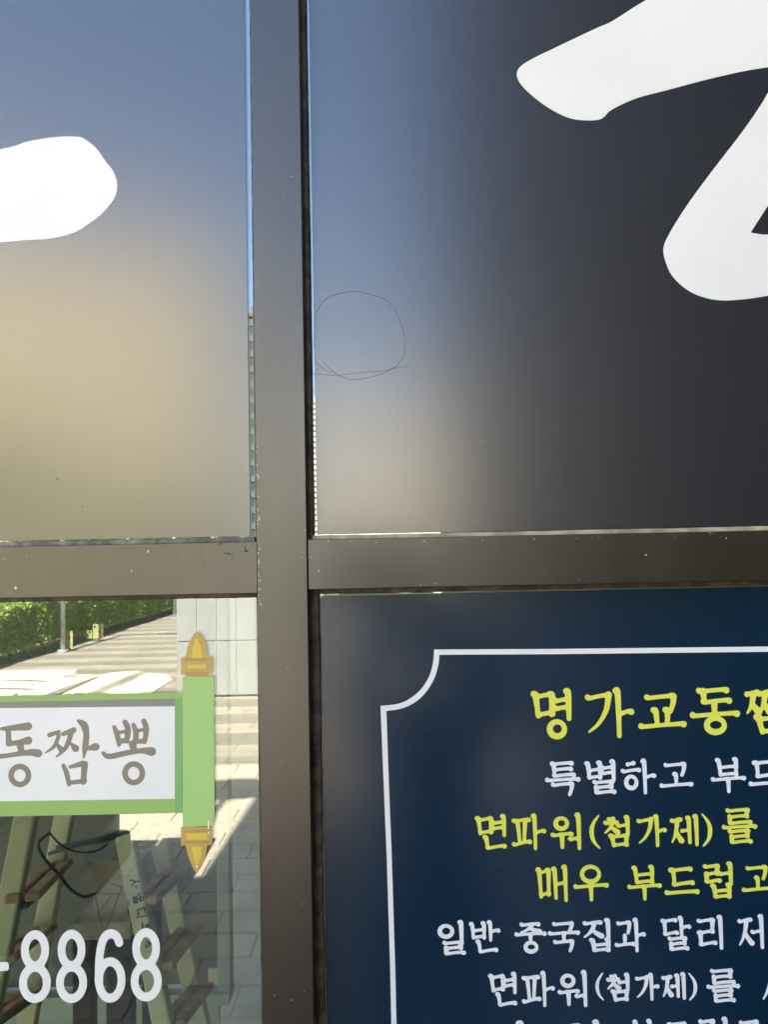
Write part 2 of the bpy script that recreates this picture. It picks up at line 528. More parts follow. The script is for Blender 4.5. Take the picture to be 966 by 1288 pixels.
f_ul = film('window_film', WX0 + 0.063, P(311.6, 430, YF).x, WZ1 - 0.065, P(160, 677.4, YF).z, M_FILM_K,
            'dark satin film on the upper left pane, with the rounded end of one white stroke')
f_ur = film('window_film', P(394.9, 430, YF).x, WX1 - 0.063, WZ1 - 0.065, P(700, 666.5, YF).z, M_FILM_K,
            'dark satin film with large white brush lettering and a pen circle, upper right')
f_lr = film('window_film', P(406.8, 1040, YF).x, WX1 - 0.063, P(700, 743.4, YF).z, WZ0 + 0.065, M_FILM_N,
            'navy film with yellow and white Korean text in a white border, lower right', rc=0.006)
YD = YF - 0.0004
# white cut rim of the navy film
xl, zt = P(406.8, 1040, YF).x, P(700, 743.4, YF).z
ring = [(xl + 0.006 + math.cos(a) * 0.0067, zt - 0.006 + math.sin(a) * 0.0067) for a in [math.pi - k / 6 * math.pi / 2 for k in range(7)]]
ring2 = [(xl + 0.006 + math.cos(a) * 0.0059, zt - 0.006 + math.sin(a) * 0.0059) for a in [math.pi - k / 6 * math.pi / 2 for k in range(7)]]
outer = [(xl - 0.0007, WZ0 + 0.1)] + ring + [(xl + 0.14, zt + 0.0004)] + [(xl + 0.14, zt - 0.0001)] + ring2[::-1] + [(xl + 0.0001, WZ0 + 0.1)]
c = Vector((xl, YF - 0.0002, zt - 0.3))
link('film_rim', flat_mesh([[(x - c.x, z - c.z) for x, z in outer]], 0.0009), M_EDGE, f_lr, c, world=True)

lobe = [(-420, 250), (-260, 222), (-120, 205), (0, 187.5), (34, 178), (68, 172.5), (97.4, 172), (109, 177), (121, 187), (131.5, 201.6), (140.8, 213.5), (146, 225.5),
        (147, 235.7), (145, 246), (138, 257), (126.4, 270), (109, 283), (92, 293), (63, 300), (34, 302), (0, 305), (-150, 318), (-420, 345)]
px_shape('brush_stroke', [[tuple(p)[:2] for p in catmull([(a, b, 0) for a, b in lobe], 5, True)]], YD, 0.0004, M_WHITE, f_ul)
head = [(880, -46), (845, -20), (813, 0), (799, 8.3), (770.5, 26.5), (751.6, 35), (729, 45.5), (694.7, 61.8), (672, 72.8), (656.8, 82), (650.5, 91), (653, 102),
        (664.4, 115.6), (687, 133.4), (710, 146), (728.8, 150.8), (751.6, 150.8), (761, 146.3), (766.7, 140), (782, 131.5), (804.6, 122.4),
        (842.5, 112.5), (888, 100.4), (933.5, 90), (966, 84.5), (992, 81)]
leg_ = [(966, 117.5), (956, 134.5), (933.5, 166.7), (895.6, 216), (865, 257.7), (842.5, 293.7), (835, 312.6), (838, 329.7), (846, 346.7),
        (861.5, 362), (880, 372), (903, 377.4), (929.7, 377), (966, 372), (1020, 360), (1075, 340)]
tail = [(1075, 285), (1010, 293), (966, 295), (956, 294.4), (944.8, 292.5)]
tail2 = [(966, 259.6), (1010, 196), (1075, 110), (1130, 30), (1110, -60), (1000, -80)]
loop = ([tuple(p)[:2] for p in catmull([(a, b, 0) for a, b in head], 5)] + [tuple(p)[:2] for p in catmull([(a, b, 0) for a, b in leg_], 5)]
        + [tuple(p)[:2] for p in catmull([(a, b, 0) for a, b in tail], 4)] + [tuple(p)[:2] for p in catmull([(a, b, 0) for a, b in tail2], 4)])
px_shape('brush_stroke', [loop], YD, 0.0004, M_WHITE, f_ur)


# dust and small marks on the films
def dust(fl, box, n, mt, r0, r1):
    bm = bmesh.new()
    for _ in range(n):
        u, v = random.uniform(box[0], box[2]), random.uniform(box[1], box[3])
        chip(bm, u, v, YF - 0.0001, random.uniform(r0, r1) * 0.001, random.choice((.6, 1, 1, 1.6)))
    tag(link('dust_speck', finish(bm), mt, fl, (0, 0, 0), world=True), kind='stuff')


M_DUST = mat('grey_dust', (0.16, 0.15, 0.13), rough=0.9)
dust(f_ul, (0, 0, 300, 660), 70, M_DUST, .08, .22)
dust(f_ur, (400, 0, 960, 650), 150, M_DUST, .08, .2)
dust(f_lr, (415, 760, 960, 1285), 150, M_DUST, .08, .2)
for fl, u, v, r in ((f_ul, 72, 602, 1.0), (f_ul, 76, 605, .5), (f_ul, 103, 637, .8), (f_ul, 205, 668, .5), (f_ur, 606, 556, .6), (f_ur, 512, 640, .5), (f_lr, 409, 992, 1.1), (f_lr, 541, 917, .6), (f_lr, 627, 1088, .5), (f_lr, 608, 772, .5)):
    bm = bmesh.new(); chip(bm, u, v, YF - 0.0001, r * .001)
    link('mark', finish(bm), M_SMUDGE if fl is f_ul else M_DUST, fl, (0, 0, 0), world=True)

# pen circle on the upper right film
def pen(pts, r=0.00028):
    q = [(380 + x / 6.0375, 340 + y / 6.0375, 0) for x, y in pts]
    cc = [P(a.x, a.y, YF - 0.00012) for a in catmull(q, 5)]
    bm = bmesh.new()
    add_tube(bm, cc, [r * random.uniform(.75, 1.25) for _ in cc], 6)
    for vv in bm.verts: vv.co.y = YF + (vv.co.y - YF) * 0.35
    me = finish(bm)
    link('pen_line', me, M_PEN, f_ur, (0, 0, 0), world=True)


pen([(92, 400), (110, 320), (140, 260), (190, 212), (280, 178), (400, 160), (510, 182), (620, 215), (680, 262), (720, 330), (760, 430), (782, 520),
     (780, 620), (740, 700), (690, 745), (560, 800), (400, 832), (330, 818), (250, 780), (165, 705)])
pen([(92, 400), (88, 540), (95, 650), (110, 700), (160, 745), (230, 785)], 0.00022)
pen([(80, 780), (150, 790), (270, 797), (450, 775), (600, 765), (700, 742), (830, 728)], 0.00024)
pen([(100, 762), (120, 755), (142, 744)], 0.00018)

# ------------------------------------------------------------------ brush lettering
H, V, SW, TK, O = 'h', 'v', 's', 't', 'o'
JAMO = {
    'ㄱ': [(H, (0, .10), (.92, .04)), (SW, (.92, .02), (.80, .42), (.45, .78), (.02, 1))],
    'ㄱo': [(H, (0, .12), (.93, .05)), (V, (.93, .03), (.90, .5), (.80, .98))],
    'ㄴ': [(V, (.05, 0), (.10, .85)), (H, (.10, .93), (1, .80))],
    'ㄷ': [(H, (.0, .10), (.92, .03)), (V, (.14, .08), (.17, .88)), (H, (.14, .93), (1, .84))],
    'ㄹ': [(H, (0, .06), (.90, .02)), (V, (.88, .02), (.84, .46)), (H, (.08, .50), (.86, .46)), (V, (.08, .5), (.10, .92)), (H, (.08, .96), (1, .90))],
    'ㅁ': [(V, (.03, .0), (.14, .98)), (H, (.08, .10), (.90, .05)), (V, (.93, .02), (.86, .92)), (H, (.14, .90), (.90, .86))],
    'ㅂ': [(V, (.08, 0), (.14, .95)), (V, (.90, -.04), (.88, .98)), (H, (.12, .45), (.88, .42)), (H, (.14, .90), (.88, .88))],
    'ㅅ': [(SW, (.52, 0), (.45, .35), (.25, .72), (0, 1)), (TK, (.44, .38), (.66, .68), (.97, .95))],
    'ㅇ': [(O, (.5, .5), (.44, .44))],
    'ㅈ': [(H, (.04, .10), (.93, .03)), (SW, (.60, .08), (.50, .42), (.28, .76), (0, 1)), (TK, (.44, .48), (.66, .72), (.98, .94))],
    'ㅊ': [(H, (.33, .02), (.66, .0)), (H, (.04, .30), (.93, .25)), (SW, (.58, .28), (.46, .6), (.0, 1)), (TK, (.46, .56), (.98, .96))],
    'ㅌ': [(H, (.05, .06), (.92, .02)), (H, (.14, .48), (.88, .44)), (V, (.12, .06), (.14, .9)), (H, (.12, .94), (1, .88))],
    'ㅍ': [(H, (.02, .10), (.96, .05)), (V, (.28, .10), (.36, .85)), (V, (.74, .08), (.64, .85)), (H, (0, .96), (1, .86))],
    'ㅎ': [(H, (.32, .04), (.66, .0)), (H, (0, .30), (.98, .25)), (O, (.5, .72), (.31, .27))],
    'ㅏ': [(V, (.30, 0), (.30, 1)), (H, (.34, .50), (1, .46))],
    'ㅓ': [(V, (.80, 0), (.80, 1)), (H, (.05, .50), (.76, .47))],
    'ㅕ': [(V, (.80, 0), (.80, 1)), (H, (.05, .34), (.76, .31)), (H, (.05, .62), (.76, .59))],
    'ㅣ': [(V, (.6, 0), (.6, 1))],
    'ㅐ': [(V, (.15, .05), (.18, .93)), (H, (.2, .50), (.8, .48)), (V, (.85, 0), (.85, 1))],
    'ㅔ': [(H, (-.15, .50), (.30, .48)), (V, (.36, .05), (.38, .92)), (V, (.90, 0), (.90, 1))],
    'ㅗ': [(V, (.5, 0), (.5, .78)), (H, (0, .95), (1, .85))],
    'ㅛ': [(V, (.36, 0), (.38, .8)), (V, (.64, 0), (.62, .8)), (H, (0, .95), (1, .85))],
    'ㅜ': [(H, (0, .12), (1, .04)), (V, (.5, .1), (.5, 1))],
    'ㅡ': [(H, (0, .6), (1, .5))],
}
CHO = 'ㄱㄲㄴㄷㄸㄹㅁㅂㅃㅅㅆㅇㅈㅉㅊㅋㅌㅍㅎ'
JUNG = 'ㅏㅐㅑㅒㅓㅔㅕㅖㅗㅘㅙㅚㅛㅜㅝㅞㅟㅠㅡㅢㅣ'
JONG = ' ㄱㄲㄳㄴㄵㄶㄷㄹㄺㄻㄼㄽㄾㄿㅀㅁㅂㅄㅅㅆㅇㅈㅊㅋㅌㅍㅎ'


def strokes_for(ch):
    out = []

    def put(j, x0, y0, x1, y1):
        if j in 'ㅉㅃ' and len(j) == 1:
            b = {'ㅉ': 'ㅈ', 'ㅃ': 'ㅂ'}[j]
            xm = (x1 - x0)
            put(b, x0, y0, x0 + xm * .50, y1); put(b, x0 + xm * .54, y0, x1, y1)
            return
        for s in JAMO[j]:
            if s[0] == O:
                cx = x0 + s[1][0] * (x1 - x0); cy = y0 + s[1][1] * (y1 - y0)
                rx = s[2][0] * (x1 - x0); ry = s[2][1] * (y1 - y0)
                rr = min(rx, ry * 1.0)
                rx = min(rx, rr * 1.25); ry = min(ry, rr * 1.12)
                out.append((O, (cx, cy), (rx, ry)))
            else:
                out.append((s[0],) + tuple((x0 + p[0] * (x1 - x0), y0 + p[1] * (y1 - y0)) for p in s[1:]))
    if ch == '(':
        return [('p', (.75, 0), (.35, .25), (.22, .5), (.35, .78), (.75, 1))]
    if ch == ')':
        return [('p', (.25, 0), (.65, .25), (.78, .5), (.65, .78), (.25, 1))]
    if ch == '8':
        return [('n', (.5, .265), (.36, .225)), ('n', (.5, .735), (.42, .225))]
    if ch == '6':
        return [('n', (.5, .70), (.42, .26)), ('k', (.84, .17), (.72, .07), (.50, .04), (.28, .10), (.15, .25), (.09, .45), (.08, .70))]
    if ch == '-':
        return [('k', (0, .5), (1, .5))]
    k = ord(ch) - 0xAC00
    c, v, f = CHO[k // 588], JUNG[(k % 588) // 28], JONG[k % 28]
    fin = f != ' '
    hb = v in 'ㅗㅛㅜㅡㅠ'
    if v in 'ㅘㅝ':
        lo, si = {'ㅘ': ('ㅗ', 'ㅏ'), 'ㅝ': ('ㅜ', 'ㅓ')}[v]
        put('ㄱo' if c == 'ㄱ' else c, .08, .06, .52, .42)
        if lo == 'ㅗ': put(lo, 0, .50, .62, .82)
        else: put(lo, 0, .54, .62, .96)
        if si == 'ㅏ': put(si, .62, 0, 1, 1)
        else:
            out.append((V, (.88, 0), (.88, 1))); out.append((H, (.58, .72), (.84, .70)))
        return out
    if hb:
        y1 = 1.0 if not fin else .60
        cc = 'ㄱo' if c == 'ㄱ' else c
        if v in 'ㅗㅛ':
            put(cc, .16, 0, .84, y1 * (.52 if c == 'ㄱ' else .50)); put(v, 0, y1 * (.52 if c != 'ㄱ' else .46), 1, y1)
        elif v == 'ㅡ':
            put(cc, .14, 0, .86, y1 * (.62 if not fin else .70)); put(v, 0, y1 * (.72 if fin else .70), 1, y1 * 1.0)
        else:
            put(cc, .16, 0, .84, y1 * .50); put(v, 0, y1 * .56, 1, y1)
        if fin: put('ㄱo' if f == 'ㄱ' else f, .18, .64, .84, 1)
    else:
        y1 = 1.0 if not fin else .60
        wide = v in 'ㅐㅔ'
        xs = .40 if wide else (.64 if v == 'ㅣ' else .56 if v == 'ㅏ' else .54)
        c1, c0 = (.90, .06) if not fin else (.90, .08)
        if c == 'ㅇ': put(c, 0, y1 * .14, xs * .95, y1 * .80)
        else: put(c, 0, y1 * c0, xs * (.95 if v in 'ㅏㅣ' else .92), y1 * c1)
        if v in 'ㅓㅕ': put(v, .50, 0, 1, y1)
        elif wide: put(v, .48, 0, 1, y1)
        elif v == 'ㅣ': put(v, .60, 0, 1, y1)
        else: put(v, .58, 0, 1, y1)
        if fin: put('ㄱo' if f == 'ㄱ' else f, .24, .64, .90, 1)
    return out


def stamps(st, r, brush):
    """centres and radii along a stroke"""
    k = st[0]
    if k in (O, 'n'):
        n = 44
        a = np.linspace(0, 2 * np.pi, n, endpoint=False)
        cx, cy = st[1]; rx, ry = st[2]
        rr = np.full(n, r) if k == 'n' else r * (0.92 + 0.10 * np.cos(a - 2.3))
        return np.stack([cx + rx * np.cos(a), cy + ry * np.sin(a)], 1), rr
    pts = [(x, y, 0) for x, y in st[1:]]
    if k == H and brush:
        (xa, ya, _), (xb, yb, _) = pts[0], pts[-1]
        L = abs(xb - xa)
        if L > .25:
            pts = [(xa, ya - .015, 0), (xa + .04, ya + .01, 0), (xa + L * .5, (ya + yb) / 2 - .004, 0), (xb - .03, yb - .006, 0), (xb, yb + .012, 0)]
    if k == V and brush:
        (xa, ya, _) = pts[0]
        Lv = abs(pts[-1][1] - ya)
        if Lv > .3:
            pts = [(xa - .055, ya - .0, 0), (xa - .01, ya + .03, 0)] + [(p[0], p[1], 0) for p in pts[1:]]
            if len(pts) == 3:
                pts.insert(2, ((pts[1][0] + pts[2][0]) / 2 + .006, (pts[1][1] + pts[2][1]) / 2, 0))
    cc = catmull(pts, 12)
    c = np.array([(p.x, p.y) for p in cc])
    t = np.linspace(0, 1, len(c))
    if not brush or k == 'k': rr = np.full(len(c), r)
    elif k == H: rr = r * (0.95 - 0.30 * np.sin(np.pi * t) + 0.10 * t)
    elif k == V: rr = r * (1.0 + 0.10 * np.sin(np.pi * np.clip(t * 1.4, 0, 1)) - 0.22 * t)
    elif k == SW: rr = r * (1.05 - 0.68 * t ** 1.2)
    elif k == TK: rr = r * (0.55 + 0.72 * t ** 0.8)
    else: rr = r * (0.28 + 0.42 * np.sin(np.pi * t))
    return c, rr


def contour(F, xs, ys):
    """marching squares on F (rows = ys), zero level -> closed loops"""
    ny, nx = F.shape
    seg = {}

    def ip(i0, j0, i1, j1):
        a, b = F[i0, j0], F[i1, j1]
        t = a / (a - b)
        return (round(float(xs[j0] + (xs[j1] - xs[j0]) * t), 6), round(float(ys[i0] + (ys[i1] - ys[i0]) * t), 6))
    inside = F < 0
    cell = (inside[:-1, :-1].astype(int) + inside[:-1, 1:] * 2 + inside[1:, 1:] * 4 + inside[1:, :-1] * 8)
    tbl = {1: [(3, 0)], 2: [(0, 1)], 3: [(3, 1)], 4: [(1, 2)], 5: [(3, 0), (1, 2)], 6: [(0, 2)], 7: [(3, 2)], 8: [(2, 3)], 9: [(2, 0)],
           10: [(0, 1), (2, 3)], 11: [(2, 1)], 12: [(1, 3)], 13: [(1, 0)], 14: [(0, 3)]}
    for i, j in zip(*np.nonzero((cell > 0) & (cell < 15))):
        E = {0: (i, j, i, j + 1), 1: (i, j + 1, i + 1, j + 1), 2: (i + 1, j, i + 1, j + 1), 3: (i, j, i + 1, j)}
        for a, b in tbl[int(cell[i, j])]:
            pa, pb = ip(*E[a]), ip(*E[b])
            if pa != pb: seg[pa] = pb
    loops = []
    while seg:
        s, p = seg.popitem()
        lp = [s]
        while p != s:
            lp.append(p)
            if p not in seg: break
            p = seg.pop(p)
        if len(lp) > 8: loops.append(lp)
    return loops


GLY = {}


def glyph(ch, r, asp, brush=True):
    """outline loops of a character, normalised to its own ink box; asp = width / height of that box"""
    key = (ch, round(r, 3), round(asp, 1), brush)
    if key in GLY: return GLY[key]
    st = strokes_for(ch)
    N = 76
    xs = np.linspace(-.2, asp + .2, int(N * (asp + .4)) + 2); ys = np.linspace(-.2, 1.2, int(N * 1.4))
    X, Y = np.meshgrid(xs, ys)
    F = np.full(X.shape, 9.0)
    for s in st:
        c, rr = stamps(s, r, brush)
        c = c * np.array([asp, 1.0])
        # densify
        D = np.full(X.shape, 9.0)
        for (px_, py_), q in zip(c, rr):
            D = np.minimum(D, np.hypot(X - px_, Y - py_) - q)
        h = np.clip(0.5 + 0.5 * (F - D) / 0.018, 0, 1)
        F = F * (1 - h) + D * h - 0.018 * h * (1 - h)
    loops = contour(F, xs, ys)
    out = []
    for lp in loops:
        a = np.array(lp)
        a = (np.roll(a, 1, 0) + 2 * a + np.roll(a, -1, 0)) / 4
        if len(a) > 24: a = a[::2]
        out.append(a)
    al = np.concatenate(out)
    lo, hi = al.min(0), al.max(0)
    out = [(a - lo) / (hi - lo) for a in out]
    GLY[key] = out
    return out


def letter(ch, u0, v0, u1, v1, y, mt, parent, r=0.062, brush=True, name='letter', rot=0.0):
    a = P((u0 + u1) / 2, (v0 + v1) / 2, y)
    k = (y - CAM.y) / FPX
    wd, ht = (u1 - u0) * k, (v1 - v0) * k
    loops = glyph(ch, r, (u1 - u0) / (v1 - v0), brush)
    L = [[((p[0] - .5) * wd, (.5 - p[1]) * ht) for p in lp] for lp in loops]
    if rot:
        cr, sr = math.cos(rot), math.sin(rot)
        L = [[(x * cr - z * sr, x * sr + z * cr) for x, z in lp] for lp in L]
    return link(name, flat_mesh(L, 0.0004), mt, parent, a, world=True)


LINES = [
    (M_YEL, .068, [('명', 668.7, 866.3, 719.3, 929.4), ('가', 736.9, 865, 798, 928), ('교', 803, 872, 863.4, 916), ('동', 868.5, 865, 931, 924), ('짬', 938, 864, 998, 923)]),
    (M_WHITE2, .072, [('특', 686.2, 958, 730.4, 1001), ('별', 736, 955.8, 775, 998.6), ('하', 781.7, 954.7, 825.6, 998.6), ('고', 830, 958.8, 872, 990),
                      ('부', 894.8, 953, 938.7, 997), ('드', 942, 956, 984, 988), ('럽', 990, 952, 1030, 996)]),
    (M_YEL, .072, [('면', 598, 1024.8, 637, 1068), ('파', 644, 1024, 687, 1068.7), ('워', 693, 1023, 731, 1068.7), ('(', 741.8, 1026, 755, 1067),
                   ('첨', 759.8, 1026, 792.6, 1065), ('가', 801.8, 1024.8, 839, 1065), ('제', 843.7, 1024.8, 879, 1064), (')', 883.7, 1024, 896.5, 1064),
                   ('를', 908.9, 1016.8, 952.8, 1060.7)]),
    (M_YEL, .072, [('매', 674.7, 1088.7, 713.9, 1133.9), ('우', 721.9, 1088.7, 765.8, 1133), ('부', 789.8, 1088.7, 832.5, 1131.9), ('드', 836.5, 1091, 879.7, 1124.7),
                   ('럽', 885.7, 1084.7, 922.4, 1129.9), ('고', 933.6, 1088.7, 974, 1121)]),
    (M_WHITE2, .072, [('일', 551, 1158.5, 585.4, 1200.4), ('반', 590.7, 1158.5, 629.5, 1198), ('중', 648, 1161, 687.7, 1198.7), ('국', 690, 1159.8, 729.6, 1197),
                      ('집', 734, 1156, 768, 1197), ('과', 773.7, 1155.4, 812.5, 1197), ('달', 832.4, 1153, 869.9, 1195), ('리', 877.4, 1152, 909.6, 1193.8),
                      ('저', 929, 1151, 961, 1193)]),
    (M_WHITE2, .072, [('면', 615, 1223.8, 650, 1264.8), ('파', 656.9, 1222.5, 697.9, 1265.7), ('워', 702, 1221.6, 738.4, 1265.7), ('(', 749.5, 1224.7, 759.6, 1257.7),
                      ('첨', 763.6, 1224.7, 792.2, 1259), ('가', 800, 1224.7, 829.7, 1258), ('제', 833, 1223.8, 862.8, 1256.9), (')', 867, 1224.7, 877.4, 1257.4),
                      ('를', 889.7, 1219.4, 931, 1260), ('사', 960, 1218, 1003, 1261)]),
    (M_WHITE2, .072, [('이', 596, 1287 - 1.5, 659, 1328), ('더', 702, 1284, 754, 1327), ('부', 792, 1283, 828, 1325), ('드', 836, 1286, 870, 1318),
                      ('럽', 880, 1280.5, 916, 1323), ('고', 926, 1283.5, 962, 1315)]),
]
for mt, r, row in LINES:
    for ch, a, b, c_, d in row:
        letter(ch, a, b, c_, d, YD, mt, f_lr, min(.1, (4.25 if r < .07 else 3.1 if b < 1150 or len(row) < 8 else 2.85) / (d - b)) if ch not in '()' else r)

# the white border with its scooped corner
top_o = [(966 + 160, 811.2), (966, 813.2), (700, 816.2), (546.2, 816.9)]
arc_o = [(546.2, 816.9), (545, 832), (540.5, 849), (532, 864), (519, 876.5), (502, 885), (478.6, 887.8)]
arc_i = [(486, 894.2), (506, 891), (524, 882), (537, 869), (546.5, 853), (551.5, 836), (552.8, 823.6)]
bm_l = ([(546.2, 816.9)] + [tuple(p)[:2] for p in catmull([(a, b, 0) for a, b in arc_o], 4)][1:]
        + [(481.5, 960), (486.5, 1080), (490.8, 1220), (494.5, 1400), (501.3, 1400), (497.2, 1220), (492.8, 1080), (488.2, 960)]
        + [tuple(p)[:2] for p in catmull([(a, b, 0) for a, b in arc_i], 4)] + [(700, 822.8), (966, 819.8), (1126, 817.8)] + top_o[:3])
px_shape('border_line', [bm_l], YD, 0.0004, M_WHITE2, f_lr)

# ------------------------------------------------------------------ stickers on the lower left pane
YS = GLASS_Y - 0.0006
scroll = empty('scroll_sticker', P(120, 1030, YS), 'green and gold scroll sticker with taupe Korean lettering on the lower left pane', 'sticker')
G1 = [(-560, 885), (228.8, 871.3), (228.8, 1022.6), (0, 1027), (-560, 1038)]
px_shape('banner', [G1], YS, 0.0005, M_GREEN, scroll)
px_shape('banner_shade', [[(219.6, 878.6), (228.8, 878.4), (228.8, 1022.5), (219.6, 1022.8)]], YS - 0.0002, 0.0002, M_GREEN_D, scroll)
px_shape('panel_shadow', [[(-560, 896), (0, 883), (219.5, 878.7), (219.5, 888.2), (0, 890.6), (-560, 903)]], YS - 0.0002, 0.0002, M_GREY, scroll)
px_shape('lettering_panel', [[(-560, 903.2), (0, 890.7), (219.5, 888.3), (219.5, 1004.7), (0, 1007.8), (-560, 1018)]], YS - 0.0003, 0.0003, M_WHITE, scroll)
px_shape('roller', [[(229, 851.2), (269, 850.6), (269.6, 1038.8), (229.3, 1039.6)]], YS - 0.0004, 0.0009, M_ROLL, scroll)
for flip in (0, 1):
    if not flip:
        tip = [(233.3, 826.7), (235.3, 814.6), (240.3, 802.5), (247.6, 794.5), (254.5, 802.5), (259, 812.6), (261, 826.7)]
        body = [(227.2, 827), (233.3, 826.7)] + [tuple(p)[:2] for p in catmull([(a, b, 0) for a, b in tip], 4)][1:] + [(267, 826.4), (266.8, 847.6), (261.8, 848), (261.8, 850.3), (233.3, 850.8), (233.2, 848.4), (227.4, 848.6)]
        core = [(247.4, 802), (252, 811), (253.5, 820), (253.5, 828.5), (241, 828.8), (241.5, 818), (244, 808)]
        bars = [[(232, 828.5), (263, 828), (263, 831), (232, 831.5)], [(233.5, 845), (262, 844.5), (262, 850), (233.5, 850.5)]]
        bright = [[(236, 836.5), (259, 836), (259, 840.5), (236, 841)]]
    else:
        tip = [(233.4, 1063.4), (236.5, 1076.5), (241, 1088.8), (247.2, 1097.6), (254, 1089), (258, 1077), (260.5, 1063)]
        body = [(227.2, 1040.4), (227, 1063.6), (233.4, 1063.4)] + [tuple(p)[:2] for p in catmull([(a, b, 0) for a, b in tip], 4)][1:] + [(266.4, 1062.8), (266.6, 1040)]
        core = [(241, 1065), (254, 1064.6), (253.5, 1074), (251, 1083), (247.3, 1090), (243.5, 1081)]
        bars = [[(231, 1044), (263, 1043.5), (263, 1046.5), (231, 1047)], [(231, 1058), (263, 1057.5), (263, 1061), (231, 1061.5)]]
        bright = [[(234, 1048.5), (260, 1048), (260, 1056), (234, 1056.4)]]
    fo = px_shape('finial', [body], YS, 0.0005, M_GOLD, scroll)
    px_shape('finial_core', [core], YS - 0.0002, 0.0002, M_GOLD2, fo)
    for b_ in bars: px_shape('finial_band', [b_], YS - 0.0002, 0.0002, M_GOLD3, fo)
    for b_ in bright: px_shape('finial_band', [b_], YS - 0.0002, 0.0002, M_GOLD2, fo)
for q in ([(261.2, 1032), (262.8, 1032), (262.8, 1043), (261.2, 1043)], [(261, 1046), (263, 1046), (263, 1049), (261, 1049)],
          [(245.6, 1090), (247.2, 1088.2), (248.8, 1090), (247.2, 1091.8)]):
    px_shape('scratch', [q], YS - 0.0006, 0.0001, M_WHITE, scroll)
YSL = YS - 0.0006
SCROLL = [
    [[(5, 118, 8), (60, 113, 13), (110, 108, 16), (152, 104, 19)], [(40, 120, 12), (44, 160, 13), (44, 200, 13)], [(44, 200, 13), (100, 192, 12), (153, 182, 19)],
     [(108, 205, 17), (116, 248, 13)], [(-40, 272, 13), (30, 266, 11), (110, 254, 12), (170, 248, 16), (208, 253, 19)], [('ring', 106, 375, 48, 50, 14)]],
    [[(270, 152, 11), (322, 134, 9)], [(322, 152, 9), (298, 212, 9), (246, 251, 3)], [(312, 200, 5), (335, 232, 14)],
     [(346, 146, 10), (404, 124, 13)], [(392, 135, 12), (362, 218, 11), (308, 273, 4)], [(390, 200, 6), (415, 226, 17)],
     [(430, 74, 8), (462, 98, 17), (474, 150, 14), (468, 215, 14), (460, 278, 4)], [(478, 226, 8), (526, 217, 18)],
     [(347, 320, 9), (366, 365, 12), (378, 426, 9)], [(385, 328, 8), (455, 309, 14)], [(466, 312, 15), (462, 350, 14), (458, 412, 13)], [(380, 416, 10), (465, 405, 11)]],
    [[(628, 107, 9), (645, 150, 13), (655, 206, 9)], [(688, 80, 12), (704, 120, 14), (698, 185, 12)], [(645, 138, 8), (695, 132, 8)], [(655, 187, 12), (698, 181, 12)],
     [(735, 95, 10), (748, 140, 13), (745, 190, 12)], [(792, 74, 12), (806, 120, 13), (796, 190, 11)], [(745, 128, 8), (800, 122, 8)], [(748, 188, 10), (796, 185, 13)],
     [(730, 202, 18), (738, 238, 13)], [(566, 250, 8), (600, 270, 13), (700, 250, 13), (780, 238, 13), (835, 243, 21)], [('ring', 736, 363, 48, 51, 14)]]]
for gl in SCROLL:
    pp, rr = [], []
    for st in gl:
        if st[0][0] == 'ring':
            _, cx, cy, rx, ry, q = st[0]
            for k in range(60):
                pp.append((cx + rx * math.cos(k * math.pi / 30), cy + ry * math.sin(k * math.pi / 30))); rr.append(q * 1.08)
        else:
            for p in catmull(st, 14): pp.append((p.x, p.y)); rr.append(p.z * 1.16)
    pp = np.array(pp); rr = np.array(rr)
    xs = np.arange(pp[:, 0].min() - 30, pp[:, 0].max() + 30, 3.0); ys = np.arange(pp[:, 1].min() - 30, pp[:, 1].max() + 30, 3.0)
    X_, Y_ = np.meshgrid(xs, ys)
    F_ = np.full(X_.shape, 99.0)
    for (a, b), q in zip(pp, rr): F_ = np.minimum(F_, np.hypot(X_ - a, Y_ - b) - q)
    lps = []
    for lp in contour(F_, xs, ys):
        a = np.array(lp)
        for _ in range(2): a = (np.roll(a, 1, 0) + 2 * a + np.roll(a, -1, 0)) / 4
        lps.append([(x / 4.391, 890 + y / 4.391) for x, y in a[::2]])
    px_shape('letter', lps, YSL, 0.0004, M_TAUPE, scroll)
phone = empty('phone_number_sticker', P(110, 1260, YS), 'white cut vinyl phone number reading -8868 below the green scroll', 'sticker')
for ch, a, b, c_, d in (('-', -14, 1210.7, 10.5, 1221.5), ('8', 24, 1172.7, 62.7, 1259), ('8', 70.4, 1172, 108.4, 1259), ('6', 119, 1171.3, 156.6, 1258.6), ('8', 164.4, 1170, 202.4, 1257)):
    if ch == '-':
        px_shape('digit', [[(a, b), (c_ - 2, b - .4), (c_, b + 2), (c_, d - 2.5), (c_ - 2, d - .4), (a, d)]], YS, 0.0004, M_WHITE, phone)['label'] = 'white dash before the number'
    else:
        letter(ch, a, b, c_, d, YS, M_WHITE, phone, r=.063, brush=False, name='digit')
